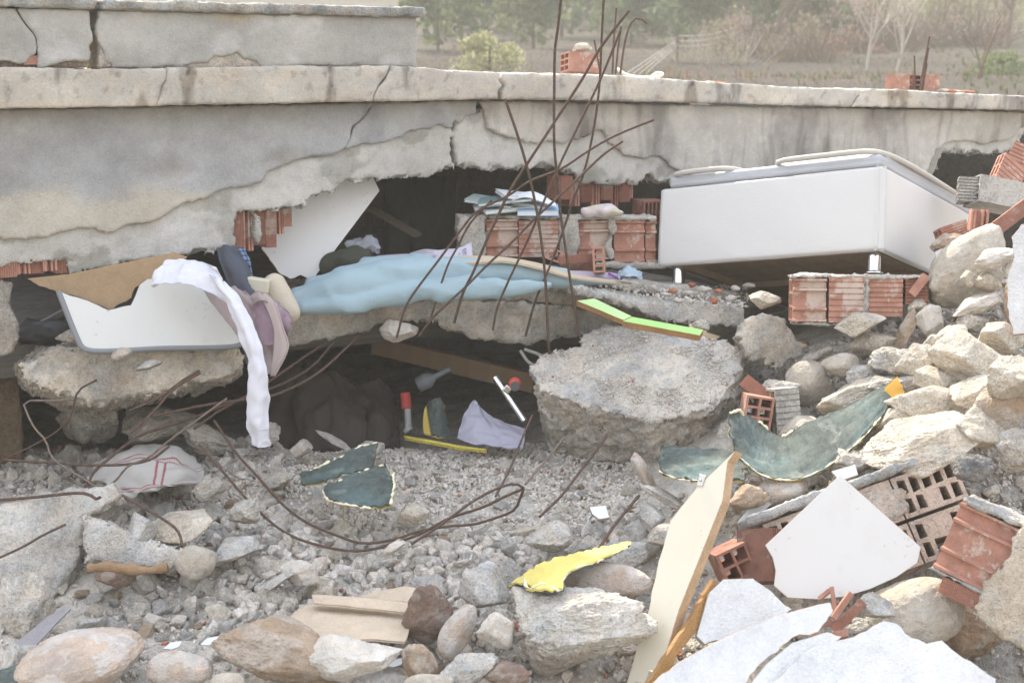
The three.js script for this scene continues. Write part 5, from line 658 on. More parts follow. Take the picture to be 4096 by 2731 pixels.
panel('tile_piece', 'white tile chip in the middle gravel', 'tile', 1376, 1176, 5.25, [0, 0.85, 0.5], [[1354, 1164, 1], [1392, 1160, 1], [1400, 1188], [1376, 1192], [1360, 1180]], 0.01, M.white, M.mortar, { rag: 0.001 });
panel('tile_piece', 'white tile sliver under the green sheet', 'tile', 1940, 1082, 5.0, [0.0, 0.7, 0.7], [[1910, 1082, 1], [1965, 1066, 1], [1972, 1090, 1], [1930, 1104, 1]], 0.01, M.white, M.mortar, { rag: 0.001 });
// painted plaster sheets in the lower right
panel('plaster_sheet', 'large white painted plaster sheet filling the bottom right corner', 'plaster', 2000, 1520, 4.2, [0.05, 0.62, 0.78], [[1740, 1600, 1], [1800, 1545], [1860, 1490], [1930, 1470], [1990, 1450], [2030, 1425], [2060, 1432], [2095, 1465], [2130, 1478], [2165, 1470], [2200, 1500], [2245, 1530], [2290, 1560], [2290, 1600, 1]], 0.03, M.whitePaint, M.mortar, { rag: 0.008, step: 0.018 });
panel('plaster_sheet', 'white plaster piece behind the cream door, half covered', 'plaster', 1680, 1400, 4.45, [0.1, 0.5, 0.86], [[1600, 1460, 1], [1630, 1360, 1], [1662, 1330, 1], [1730, 1328], [1760, 1350], [1790, 1375], [1820, 1400], [1760, 1440], [1620, 1480, 1]], 0.03, M.whitePaint, M.mortar, { rag: 0.006 });
panel('hardboard', 'torn white painted hardboard strip crossing the plaster sheets', 'board', 1720, 1475, 4.26, [0.0, 0.55, 0.84], [[1460, 1600], [1560, 1520, 1], [1640, 1475, 1], [1780, 1415, 1], [1880, 1388, 1], [1908, 1383, 1], [1914, 1402], [1900, 1425], [1880, 1450], [1820, 1465], [1780, 1500], [1740, 1530], [1720, 1560], [1690, 1600]], 0.006, mat({ color: C(0.73, 0.73, 0.725), roughness: 0.45, map: T.plaster, bumpMap: T.plasterB, bumpScale: 0.001 }), M.fibrePale, { rag: 0.006 });
panel('plaster_sheet', 'small white plaster bit between hardboard and large plaster sheet', 'plaster', 1820, 1500, 4.24, [0.05, 0.62, 0.78], [[1700, 1600, 1], [1760, 1525, 1], [1820, 1475], [1900, 1452], [1935, 1462], [1870, 1500], [1840, 1545], [1800, 1600, 1]], 0.02, M.whitePaint, M.mortar, { rag: 0.005 });
panel('plaster_sheet', 'white plaster edge at the right border above the brown stone', 'plaster', 2345, 640, 5.45, [-0.45, 0.25, 0.86], [[2400, 500, 1], [2400, 760, 1], [2330, 770], [2318, 720], [2312, 650], [2330, 590], [2324, 545], [2345, 515]], 0.03, M.whitePaint, M.clay, { rag: 0.008 });
panel('plaster_sheet', 'white paint flake behind the smooth boulder by the divan', 'plaster', 2160, 590, 6.0, [-0.2, 0.2, 0.95], [[2148, 578], [2165, 570], [2178, 580], [2170, 600], [2155, 616], [2150, 600]], 0.012, M.white, M.mortar, { rag: 0.002 });
[[395, 1482, 'left'], [480, 1472, 'right'], [905, 1522, 'far right']].forEach(([px, py, w], i) => panel('paint_flake', 'white paint flake at the bottom, ' + w + ' of three', 'flake', px, py, 4.5, [0, 0.75, 0.66], [[px - 22, py + 8], [px - 4, py - 8], [px + 24, py - 12], [px + 16, py + 4], [px - 2, py + 10]], 0.004, M.white, M.mortar, { rag: 0.002 }));
// flattened cardboard
{
  const kraft = mat({ color: C(0.60, 0.49, 0.37), map: T.plaster, bumpMap: T.plasterB, bumpScale: 0.0015 }), t = thing('cardboard', 'flattened brown cardboard box beside the boulders', 'cardboard');
  mesh('flap', sheet([[[655, 1425, 4.73], [720, 1388, 4.80], [800, 1392, 4.78], [880, 1398, 4.76], [945, 1404, 4.74]], [[640, 1440, 4.66], [720, 1430, 4.63], [800, 1436, 4.61], [880, 1440, 4.60], [940, 1445, 4.58]], [[690, 1452, 4.54], [750, 1468, 4.48], [800, 1470, 4.48], [870, 1470, 4.48], [930, 1474, 4.48]]], 30, 20, 0.006, { wrinkle: [0.006, 5, 3], seed: 3 }), kraft, t);
  mesh('flap', sheet([[[716, 1366, 4.78], [800, 1370, 4.76], [880, 1378, 4.73], [950, 1384, 4.70]], [[720, 1386, 4.72], [800, 1394, 4.70], [880, 1402, 4.68], [946, 1408, 4.66]]], 24, 8, 0.006, { wrinkle: [0.004, 4, 2], seed: 8 }), kraft, t);
  mesh('flap', sheet([[[830, 1368, 4.88], [920, 1348, 4.90], [960, 1352, 4.88]], [[840, 1390, 4.80], [920, 1382, 4.78], [960, 1384, 4.78]]], 14, 8, 0.005, { wrinkle: [0.004, 4, 2], seed: 12 }), kraft, t);
}
solo('wooden_stick', 'crooked brown wooden stick lying on the lower left rubble', 'stick', (() => { const g = tube([[205, 1304, 4.95], [240, 1300, 4.93], [290, 1306, 4.92], [340, 1310, 4.92], [384, 1302, 4.93]], 0.016, 40, 12), P = g.attributes.position, N = g.attributes.normal; for (let i = 0; i < P.count; i++) { const s = 0.009 * fbm(P.getX(i) * 16, P.getY(i) * 16, 3, 3); P.setXYZ(i, P.getX(i) + N.getX(i) * s, P.getY(i) + N.getY(i) * s * 2, P.getZ(i) + N.getZ(i) * s); } return g; })(), mat({ color: C(0.36, 0.245, 0.15), map: T.stone, bumpMap: T.stoneB, bumpScale: 0.006 }));
// ------------------------------------------------------------------ torn fibreglass sheets
const grpGreen = mat({ color: C(0.27, 0.30, 0.285), roughness: 0.8, map: T.grp, bumpMap: T.stoneB, bumpScale: 0.005, transmission: 0.1, thickness: 0 }), grpYellow = mat({ color: C(0.72, 0.55, 0.13), roughness: 0.5, transmission: 0.25, thickness: 0 }), frayM = mat({ color: C(0.80, 0.74, 0.52), roughness: 0.95 });
// frayed rim: an uneven pale bead along a torn edge
const fray = (pts, r, t, seed) => { const g = tube(pts, r, 70, 6), P = g.attributes.position, N = g.attributes.normal; for (let i = 0; i < P.count; i++) { const s = r * (2.6 * fbm(P.getX(i) * 60, P.getY(i) * 60, seed, 3) - 0.35); P.setXYZ(i, P.getX(i) + N.getX(i) * s, P.getY(i) + N.getY(i) * s, P.getZ(i) + N.getZ(i) * s); } return mesh('frayed_edge', g, frayM, t); };
function fibreglass(label, rows, nu, nv, o = {}) { const t = thing('fibreglass_sheet', label, 'sheet'); mesh('outer_skin', sheet(rows, nu, nv, 0.005, { tear: 0.012, ...o }), o.top ?? grpGreen, t); const b = rows.map((r) => r.map((p) => { const q = at(...p); return q.add(V3(0, -0.006, -0.004)); })); mesh('inner_skin', sheet(b, nu, nv, 0.003, { tear: 0.012, ...o }), o.bottom ?? grpYellow, t); return t; }
{
  const t = fibreglass('largest torn green fibreglass sheet, curled, with glowing yellow tip', [
    [[1676, 948, 5.30], [1712, 952, 5.34], [1750, 975, 5.36], [1800, 1000, 5.36], [1830, 985, 5.36], [1870, 960, 5.4], [1950, 930, 5.42], [2010, 895, 5.44], [2062, 866, 5.46]],
    [[1680, 985, 5.22], [1710, 1010, 5.22], [1755, 1030, 5.22], [1810, 1035, 5.22], [1860, 1015, 5.24], [1900, 990, 5.28], [1960, 960, 5.32], [2010, 925, 5.36], [2055, 905, 5.4]],
    [[1684, 1020, 5.15], [1712, 1050, 5.12], [1755, 1068, 5.10], [1815, 1078, 5.08], [1870, 1055, 5.1], [1925, 1025, 5.14], [1970, 995, 5.2], [2000, 968, 5.26], [2024, 955, 5.3]],
    [[1690, 1040, 5.12], [1715, 1068, 5.06], [1755, 1090, 5.02], [1815, 1100, 5.0], [1880, 1080, 5.03], [1930, 1048, 5.08], [1975, 1010, 5.14], [2002, 980, 5.2], [2024, 962, 5.26]]], 60, 30, { wrinkle: [0.012, 4, 3], seed: 4 });
  fray([[1676, 950, 5.30], [1700, 942, 5.32], [1715, 975, 5.35], [1745, 970, 5.36], [1780, 1005, 5.36], [1805, 1000, 5.36], [1830, 985, 5.36]], 0.0055, t, 1); fray([[1690, 1042, 5.10], [1755, 1092, 5.0], [1815, 1102, 4.985], [1880, 1082, 5.02], [1975, 1012, 5.13], [2024, 958, 5.26]], 0.003, t, 2);
  mesh('inner_skin', sheet([[[2062, 864, 5.45], [2072, 880, 5.42], [2078, 900, 5.4]], [[2030, 895, 5.42], [2045, 905, 5.4], [2066, 912, 5.38]], [[2018, 925, 5.4], [2030, 922, 5.39], [2040, 920, 5.38]]], 14, 14, 0.003, { tear: 0.01, seed: 3 }), mat({ color: C(0.80, 0.50, 0.10), transmission: 0.5, thickness: 0, roughness: 1 }), t);
}
{ const t = fibreglass('flat dark green fibreglass sheet under the large curled one', [[[1518, 1022, 5.4], [1580, 1026, 5.42], [1650, 1030, 5.4], [1690, 1034, 5.36]], [[1514, 1055, 5.28], [1580, 1062, 5.26], [1650, 1066, 5.24], [1700, 1070, 5.2]], [[1522, 1086, 5.18], [1580, 1098, 5.12], [1650, 1100, 5.1], [1712, 1096, 5.06]]], 30, 18, { wrinkle: [0.012, 3, 5], seed: 8 }); fray([[1514, 1082, 5.18], [1560, 1100, 5.13], [1620, 1104, 5.1]], 0.0035, t, 5); }
{ const t = fibreglass('upper of two dark green torn fibreglass shards on the gravel', [[[868, 1018, 5.62], [820, 1030, 5.62], [780, 1052, 5.6], [735, 1072, 5.58], [688, 1090, 5.56]], [[866, 1040, 5.56], [822, 1052, 5.54], [782, 1072, 5.53], [740, 1088, 5.52], [690, 1098, 5.52]], [[855, 1072, 5.48], [820, 1082, 5.46], [785, 1092, 5.46], [745, 1104, 5.46], [694, 1110, 5.48]]], 30, 16, { wrinkle: [0.012, 4, 2], seed: 14 }); fray([[868, 1017, 5.62], [820, 1029, 5.62], [780, 1051, 5.6], [735, 1071, 5.58], [688, 1089, 5.56]], 0.006, t, 7); }
{ const t = fibreglass('lower of two dark green torn fibreglass shards on the gravel', [[[888, 1068, 5.46], [850, 1078, 5.45], [800, 1096, 5.44], [765, 1112, 5.42], [745, 1125, 5.42]], [[902, 1110, 5.36], [860, 1118, 5.34], [810, 1128, 5.34], [775, 1136, 5.34], [750, 1140, 5.36]], [[896, 1160, 5.24], [860, 1166, 5.23], [815, 1160, 5.25], [780, 1152, 5.28], [756, 1148, 5.31]]], 28, 18, { wrinkle: [0.01, 3, 3], seed: 21 }); fray([[888, 1067, 5.46], [850, 1077, 5.45], [800, 1095, 5.44], [765, 1111, 5.42], [745, 1124, 5.42], [756, 1149, 5.31], [815, 1162, 5.24], [860, 1168, 5.22]], 0.0055, t, 9); fray([[902, 1085, 5.4], [904, 1115, 5.34], [896, 1160, 5.24]], 0.007, t, 10); }
{ const yel = mat({ color: C(0.80, 0.68, 0.20), roughness: 0.35, map: T.plaster }), t = fibreglass('bright yellow curled fibreglass shard pointing up right', [[[1168, 1342, 4.660], [1230, 1300, 4.720], [1300, 1275, 4.780], [1380, 1258, 4.820], [1450, 1243, 4.860]], [[1200, 1338, 4.580], [1250, 1310, 4.640], [1310, 1288, 4.700], [1385, 1266, 4.770], [1450, 1248, 4.840]], [[1222, 1344, 4.500], [1268, 1322, 4.560], [1318, 1298, 4.640], [1385, 1276, 4.730], [1446, 1252, 4.830]], [[1212, 1352, 4.480], [1285, 1354, 4.460], [1300, 1320, 4.580], [1370, 1290, 4.700], [1440, 1256, 4.820]]], 40, 20, { wrinkle: [0.004, 3, 2], seed: 31, top: yel, bottom: grpGreen }); fray([[1200, 1322, 4.540], [1215, 1350, 4.480], [1250, 1340, 4.470], [1285, 1356, 4.455], [1294, 1330, 4.530], [1320, 1306, 4.620], [1370, 1291, 4.690], [1440, 1257, 4.810]], 0.004, t, 12); }
{ const t = fibreglass('small green and yellow fibreglass curl in the dark hollow', [[[978, 930, 6.35], [990, 916, 6.33], [1010, 914, 6.33], [1022, 925, 6.35]], [[976, 960, 6.33], [988, 962, 6.3], [1010, 962, 6.3], [1026, 968, 6.34]], [[976, 995, 6.3], [990, 1000, 6.27], [1015, 1002, 6.27], [1036, 1000, 6.3]]], 16, 14, { seed: 41, wrinkle: [0.01, 2, 2] }); mesh('inner_skin', sheet([[[974, 940, 6.33], [979, 932, 6.34]], [[972, 970, 6.31], [984, 965, 6.3]], [[974, 996, 6.28], [990, 1000, 6.26]]], 6, 10, 0.004, {}), grpYellow, t); }
solo('yellow_strip', 'yellow strip covered in dust at the mouth of the hollow', 'strip', sheet([[[928, 1002, 6.28], [1000, 1014, 6.22], [1060, 1025, 6.16], [1118, 1033, 6.1]], [[930, 1008, 6.26], [1000, 1021, 6.2], [1060, 1032, 6.14], [1118, 1038, 6.08]]], 24, 4, 0.008), mat({ color: C(0.75, 0.62, 0.12), roughness: 0.5, map: T.concrete }));
solo('fibreglass_sheet', 'corner of a dark green sheet at the bottom left edge', 'sheet', sheet([[[-20, 1545, 4.4], [30, 1530, 4.45], [80, 1505, 4.5]], [[-20, 1580, 4.3], [30, 1575, 4.32], [70, 1560, 4.36]]], 12, 8, 0.005), grpGreen);

// ------------------------------------------------------------------ clothes, bedding and paper
{
  const blue = M.fleece(C(0.42, 0.565, 0.62)), t = thing('blanket', 'pale blue fleece blanket rolled along the floor slab', 'blanket');
  mesh('fleece', finish(softBody([
    cap([690, 690, 6.15], [800, 662, 6.15], 0.05, 0.07), cap([800, 662, 6.15], [920, 640, 6.2], 0.07, 0.085), cap([920, 640, 6.2], [1040, 622, 6.25], 0.08, 0.055), cap([1040, 622, 6.25], [1180, 630, 6.25], 0.055, 0.05), cap([1180, 630, 6.25], [1300, 640, 6.25], 0.05, 0.038), cap([1300, 640, 6.25], [1410, 650, 6.28], 0.036, 0.006),
    cap([700, 705, 6.1], [800, 698, 6.1], 0.03, 0.038), cap([800, 698, 6.1], [940, 672, 6.12], 0.04, 0.04), cap([960, 668, 6.12], [1080, 655, 6.15], 0.035, 0.042), cap([1010, 676, 6.12], [1140, 660, 6.14], 0.03, 0.038), cap([1140, 662, 6.14], [1260, 656, 6.17], 0.034, 0.012),
    cap([720, 650, 6.2], [840, 620, 6.24], 0.03, 0.035), cap([840, 612, 6.28], [980, 600, 6.3], 0.03, 0.03)], 0.0075, 0.012, 0.010, 6, 3, 0.007), {}), blue, t);
  mesh('edging', sheet([[[1010, 592, 6.3], [1080, 588, 6.28], [1160, 592, 6.26], [1240, 606, 6.24], [1310, 628, 6.22], [1390, 642, 6.24], [1450, 650, 6.26]], [[1020, 600, 6.23], [1080, 606, 6.2], [1160, 602, 6.19], [1240, 618, 6.18], [1310, 638, 6.19], [1390, 648, 6.22], [1450, 654, 6.25]]], 50, 6, 0.006), M.fleece(C(0.72, 0.60, 0.44)), t);
  mesh('lilac_lining', sheet([[[1300, 622, 6.32], [1360, 624, 6.32], [1410, 628, 6.32], [1430, 636, 6.3]], [[1310, 634, 6.26], [1360, 636, 6.26], [1405, 640, 6.26], [1428, 642, 6.26]]], 20, 6, 0.005), M.fleece(C(0.58, 0.50, 0.62)), t);
  mesh('lilac_lining', sheet([[[860, 590, 6.42], [930, 585, 6.42], [1000, 588, 6.4]], [[860, 608, 6.36], [930, 602, 6.36], [1000, 600, 6.34]]], 16, 6, 0.01), M.fleece(C(0.58, 0.50, 0.60)), t);
  mesh('purple_trim', tube([[1398, 628, 6.28], [1412, 634, 6.26], [1424, 640, 6.26], [1430, 636, 6.28], [1424, 632, 6.3]], 0.005, 20), mat({ color: C(0.25, 0.1, 0.36) }), t);
}
{ // white shirt: a body over the tabletop and a long hanging sleeve
  const w = M.cloth(C(0.68, 0.68, 0.73)), t = thing('white_shirt', 'white shirt draped over the tabletop with one long hanging sleeve', 'shirt');
  mesh('body', sheet([[[345, 642, 5.62], [372, 604, 5.66], [420, 592, 5.68], [460, 600, 5.66], [492, 612, 5.6]], [[348, 650, 5.58], [385, 632, 5.60], [430, 624, 5.60], [480, 632, 5.58], [515, 655, 5.54]], [[346, 652, 5.57], [400, 648, 5.56], [440, 654, 5.56], [490, 676, 5.54], [530, 705, 5.5]]], 40, 20, 0.003, { wrinkle: [0.018, 6, 4], seed: 3 }), w, t);
  mesh('sleeve', sheet([[[482, 628, 5.58], [512, 675, 5.53], [535, 720, 5.5], [560, 790, 5.46], [575, 850, 5.44], [570, 920, 5.43], [572, 980, 5.42], [584, 1020, 5.42]], [[498, 640, 5.54], [530, 690, 5.49], [552, 730, 5.46], [576, 790, 5.42], [590, 850, 5.40], [590, 920, 5.39], [592, 980, 5.38], [598, 1026, 5.38]], [[512, 648, 5.56], [552, 690, 5.5], [578, 740, 5.48], [598, 800, 5.44], [610, 860, 5.42], [617, 920, 5.42], [614, 980, 5.41], [616, 1024, 5.41]]], 70, 14, 0.003, { wrinkle: [0.014, 9, 2.5], seed: 9 }), w, t);
  mesh('cuff', sheet([[[578, 985, 5.44], [582, 1022, 5.44]], [[596, 988, 5.375], [598, 1027, 5.375]], [[614, 985, 5.40], [616, 1025, 5.40]]], 8, 10, 0.005), w, t);
}
{
  const mv = M.cloth(C(0.36, 0.295, 0.285)), lin = M.cloth(C(0.33, 0.24, 0.29)), t = thing('mauve_coat', 'dusty mauve coat hanging over the slab beside the white sleeve', 'coat');
  mesh('back', sheet([[[455, 650, 5.68], [480, 690, 5.64], [520, 740, 5.62], [560, 800, 5.58], [580, 840, 5.56]], [[510, 660, 5.72], [545, 690, 5.68], [570, 740, 5.64], [600, 810, 5.6], [620, 862, 5.56]], [[560, 672, 5.72], [590, 700, 5.66], [620, 745, 5.62], [632, 800, 5.6], [636, 840, 5.58]]], 30, 24, 0.004, { wrinkle: [0.022, 4, 5], seed: 5 }), mv, t);
  mesh('lining', sheet([[[575, 700, 5.62], [590, 740, 5.6], [600, 790, 5.58]], [[610, 690, 5.6], [625, 735, 5.56], [622, 790, 5.56]], [[640, 700, 5.62], [655, 730, 5.58], [645, 780, 5.58]]], 20, 20, 0.004, { wrinkle: [0.02, 3, 4], seed: 15 }), lin, t);
  mesh('placket', sheet([[[590, 680, 5.58], [612, 705, 5.55], [628, 750, 5.53], [630, 800, 5.52], [624, 865, 5.5]], [[612, 672, 5.57], [634, 700, 5.54], [650, 750, 5.52], [662, 800, 5.5], [630, 862, 5.49]]], 30, 8, 0.008, { wrinkle: [0.005, 3, 2], seed: 25 }), M.cloth(C(0.46, 0.38, 0.36)), t);
  mesh('collar', sheet([[[575, 680, 5.6], [592, 668, 5.58], [610, 680, 5.57]], [[580, 700, 5.58], [600, 690, 5.55], [618, 700, 5.55]]], 14, 8, 0.008, { wrinkle: [0.006, 2, 2], seed: 26 }), mv, t);
  mesh('flap', sheet([[[640, 700, 5.6], [662, 715, 5.58], [672, 735, 5.58]], [[636, 725, 5.58], [650, 745, 5.56], [665, 752, 5.57]], [[640, 750, 5.6], [650, 765, 5.58], [660, 775, 5.58]]], 12, 12, 0.006, { wrinkle: [0.01, 2, 2], seed: 27 }), lin, t);
}
solo('quilted_cushion', 'cream quilted pouch between the coat and the blue blanket', 'cushion', finish(softBody([cap([630, 655, 5.85], [668, 715, 5.82], 0.045, 0.035), cap([640, 690, 5.85], [655, 720, 5.82], 0.04, 0.03)], 0.008, 0.03, 0.006, 14, 2), {}), M.fleece(C(0.66, 0.58, 0.46)));
solo('cream_box', 'small cream plastic box beside the quilted pouch', 'box', new RoundedBoxGeometry(0.085, 0.05, 0.05, 3, 0.006).rotateZ(-0.15), mat({ color: C(0.60, 0.57, 0.45), roughness: 0.5 }), { M: new THREE.Matrix4().setPosition(at(592, 654, 5.8)) });
solo('dark_trousers', 'dark slate trousers hanging behind the white shirt', 'trousers', sheet([[[500, 575, 5.95], [510, 610, 5.85], [530, 660, 5.8], [555, 690, 5.76]], [[530, 570, 5.93], [545, 610, 5.8], [560, 650, 5.76], [580, 680, 5.74]], [[555, 575, 5.98], [570, 610, 5.9], [580, 650, 5.85], [596, 690, 5.8]]], 20, 20, 0.006, { wrinkle: [0.02, 3, 4], seed: 33 }), M.cloth(C(0.085, 0.095, 0.12)));
solo('checked_shirt', 'blue checked shirt edge beside the dark trousers', 'shirt', sheet([[[548, 570, 5.9], [562, 600, 5.86], [566, 640, 5.84]], [[560, 568, 5.88], [574, 600, 5.85], [580, 645, 5.83]]], 14, 8, 0.005, { wrinkle: [0.012, 3, 3], seed: 35 }), mat({ color: C(0.9, 0.9, 0.95), map: texture(128, (i, x, y) => { const a = (x % 32 < 10 ? 0.35 : 1) * (y % 32 < 10 ? 0.5 : 1); return [0.22 * a, 0.32 * a, 0.48 * a]; }, true, 0.08) }));
solo('green_sweater', 'dark olive sweater heaped at the foot of the white panel', 'sweater', finish(softBody([cap([760, 610, 6.4], [830, 590, 6.4], 0.05, 0.055), cap([800, 600, 6.35], [868, 606, 6.3], 0.042, 0.03), cap([790, 575, 6.5], [850, 570, 6.5], 0.04, 0.03)], 0.009, 0.03, 0.012, 12, 6), {}), M.fleece(C(0.075, 0.08, 0.062)));
solo('plastic_bag', 'crumpled clear plastic bag above the olive sweater', 'bag', sheet([[[790, 560, 6.45], [820, 546, 6.45], [850, 538, 6.45], [868, 548, 6.45]], [[800, 572, 6.38], [830, 562, 6.36], [858, 560, 6.36], [872, 570, 6.38]], [[805, 580, 6.4], [835, 580, 6.38], [860, 582, 6.38], [874, 584, 6.4]]], 18, 14, 0.002, { wrinkle: [0.02, 4, 4], seed: 44 }), mat({ color: C(0.75, 0.76, 0.82), transmission: 0.65, thickness: 0, roughness: 0.25 }));
// printed newspaper
{
  const cv = document.createElement('canvas'); cv.width = 512; cv.height = 256; const x = cv.getContext('2d'); x.fillStyle = '#cfc9d6'; x.fillRect(0, 0, 512, 256); x.fillStyle = '#5d5f78'; for (let i = 0; i < 9; i++) x.fillRect(30, 40 + i * 20, 90 + (i * 47) % 110, 6); x.save(); x.translate(400, 238); x.rotate(-Math.PI / 2); x.font = 'bold 56px sans-serif'; x.fillText('PUAN', 10, 50); x.font = 'bold 30px sans-serif'; x.fillStyle = '#5f9ba3'; x.fillText('YÜKSEK', 10, 0); x.restore();
  const tx = new THREE.CanvasTexture(cv); tx.colorSpace = THREE.SRGBColorSpace;
  const g = sheet([[[940, 580, 6.5], [985, 572, 6.46], [1040, 572, 6.4], [1082, 556, 6.38]], [[950, 590, 6.42], [990, 590, 6.38], [1040, 592, 6.34], [1086, 592, 6.33]]], 24, 10, 0.002, { wrinkle: [0.008, 3, 2], seed: 3 }), uv = g.attributes.uv; for (let i = 0; i < uv.count; i++) { const k = i % (25 * 11); uv.setXY(i, Math.floor(k / 11) / 24, 1 - (k % 11) / 10); }
  solo('newspaper', 'crumpled printed newspaper sheet behind the blue blanket', 'newspaper', g, mat({ map: tx, roughness: 0.9 }));
}
// books and papers on the brick fragment
{
  const paper = mat({ color: C(0.72, 0.74, 0.76), roughness: 0.9 }), cov = [C(0.30, 0.50, 0.72), C(0.20, 0.30, 0.30), C(0.70, 0.72, 0.74), C(0.42, 0.50, 0.48)];
  const where = ['lowest book with a bright blue cover in the pile on the bricks', 'thin grey book second from the bottom of the pile', 'white exercise book in the middle of the pile', 'green-edged magazine splayed near the top of the pile', 'topmost splayed magazine of the pile on the bricks', 'white paper pad sticking out left of the pile'];
  [[1235, 482, 0.17, 0.022, 0, 0], [1160, 476, 0.20, 0.016, 0.05, 3], [1225, 468, 0.15, 0.018, -0.12, 2], [1160, 458, 0.22, 0.012, 0.10, 1], [1200, 450, 0.20, 0.014, -0.16, 2], [1130, 462, 0.20, 0.010, -0.10, 3]].forEach(([px, py, w, h, r, c], i) => {
    const t = thing('book', where[i], 'book', null, 'books on the brick fragment'); t.position.copy(at(px, py, 6.55 + 0.02 * (i % 3))); t.rotation.set(0.1, 0.3 * Math.sin(i * 2.1), r);
    const cm = mat({ color: cov[c], roughness: 0.5 }); mesh('cover', box(0, h / 2, 0, w, 0.0015, 0.14), cm, t); mesh('cover', box(0, -h / 2, 0, w, 0.0015, 0.14), cm, t); mesh('pages', box(0, 0, -0.001, w - 0.006, h - 0.003, 0.134), paper, t);
  });
  solo('loose_paper', 'white loose sheets fanned over the pile of books', 'paper', sheet([[[1085, 470, 6.6], [1150, 455, 6.56], [1220, 440, 6.56], [1275, 462, 6.55]], [[1090, 482, 6.5], [1150, 468, 6.47], [1215, 452, 6.47], [1280, 478, 6.46]]], 20, 8, 0.002, { wrinkle: [0.012, 3, 2], seed: 4 }), paper);
  solo('crumpled_bag', 'crumpled lilac and beige bag on the right of the brick fragment', 'bag', finish(softBody([cap([1345, 488, 6.55], [1400, 482, 6.55], 0.02, 0.028), cap([1390, 484, 6.53], [1425, 488, 6.53], 0.024, 0.014)], 0.006, 0.02, 0.012, 22, 6), { color: tint([0.52, 0.46, 0.46], 0.3, 12, 3, [0.5, 0.46, 0.32, 0.0, 0.8]) }), mat({ vertexColors: true, roughness: 0.6 }));
  solo('blue_bag', 'crumpled blue grey bag under the brick fragment by the divan leg', 'bag', sheet([[[1418, 630, 6.3], [1430, 612, 6.3], [1455, 610, 6.28], [1475, 625, 6.28]], [[1420, 638, 6.22], [1435, 632, 6.2], [1460, 634, 6.2], [1478, 636, 6.22]]], 16, 10, 0.003, { wrinkle: [0.02, 4, 3], seed: 9 }), mat({ color: C(0.30, 0.38, 0.44), roughness: 0.4 }));
}
solo('lavender_shirt', 'crumpled lavender shirt at the mouth of the hollow', 'shirt', sheet([[[1084, 918, 6.3], [1100, 925, 6.28], [1120, 950, 6.26], [1160, 968, 6.24], [1205, 982, 6.2]], [[1062, 960, 6.24], [1095, 965, 6.2], [1130, 985, 6.18], [1165, 998, 6.16], [1205, 1008, 6.14]], [[1046, 1005, 6.2], [1080, 1016, 6.14], [1120, 1022, 6.12], [1165, 1028, 6.1], [1200, 1028, 6.1]]], 34, 24, 0.004, { wrinkle: [0.016, 5, 4], seed: 12 }), M.cloth(C(0.46, 0.45, 0.54)));
// sack with woven red stripes
{
  const cv = document.createElement('canvas'); cv.width = cv.height = 512; const x = cv.getContext('2d'); x.fillStyle = '#d3cfc8'; x.fillRect(0, 0, 512, 512); x.strokeStyle = '#a8404e'; x.lineWidth = 9; x.setLineDash([7, 2]); for (const k of [150, 185, 400, 430]) { x.beginPath(); x.moveTo(0, k); x.lineTo(512, k); x.stroke(); } for (const k of [300, 330]) { x.beginPath(); x.moveTo(k, 185); x.lineTo(k, 400); x.stroke(); }
  const tx = new THREE.CanvasTexture(cv); tx.colorSpace = THREE.SRGBColorSpace; 
  const g = sheet([[[225, 1058, 5.9], [280, 1030, 5.95], [340, 1015, 5.98], [410, 1025, 5.95], [450, 1050, 5.9]], [[210, 1080, 5.78], [270, 1050, 5.72], [340, 1040, 5.7], [410, 1048, 5.72], [462, 1072, 5.76]], [[200, 1100, 5.68], [260, 1082, 5.6], [330, 1075, 5.56], [410, 1080, 5.58], [468, 1090, 5.66]], [[240, 1110, 5.6], [280, 1120, 5.52], [330, 1112, 5.5], [400, 1108, 5.52], [460, 1108, 5.6]], [[280, 1145, 5.5], [300, 1140, 5.48], [340, 1120, 5.48], [400, 1118, 5.52], [450, 1115, 5.58]]], 40, 36, 0.004, { wrinkle: [0.028, 4, 4], seed: 6 }), uv = g.attributes.uv; for (let i = 0; i < uv.count; i++) { const k = i % (41 * 37); uv.setXY(i, Math.floor(k / 37) / 40, 1 - (k % 37) / 36); }
  solo('striped_sack', 'dusty white sack with red woven stripes on the left rubble', 'sack', g, mat({ map: tx, roughness: 1, bumpMap: T.weave, bumpScale: 0.001 }));
}
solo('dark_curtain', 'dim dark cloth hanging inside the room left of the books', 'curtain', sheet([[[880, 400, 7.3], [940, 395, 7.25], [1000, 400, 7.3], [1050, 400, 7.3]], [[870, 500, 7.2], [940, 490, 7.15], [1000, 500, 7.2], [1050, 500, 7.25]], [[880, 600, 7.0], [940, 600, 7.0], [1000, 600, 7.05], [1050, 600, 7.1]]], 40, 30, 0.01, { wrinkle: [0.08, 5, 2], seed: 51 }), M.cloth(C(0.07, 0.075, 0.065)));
{ const a = at(850, 478, 6.9), b = at(960, 540, 6.75), m = a.clone().lerp(b, 0.5); solo('dark_plank', 'dim wooden plank slanting inside the room', 'plank', new RoundedBoxGeometry(0.05, 0.018, b.distanceTo(a), 2, 0.003), mat({ color: C(0.2, 0.17, 0.13), map: T.fibre }), { M: new THREE.Matrix4().lookAt(b, a, V3(0, 1, 0)).setPosition(m) }); }
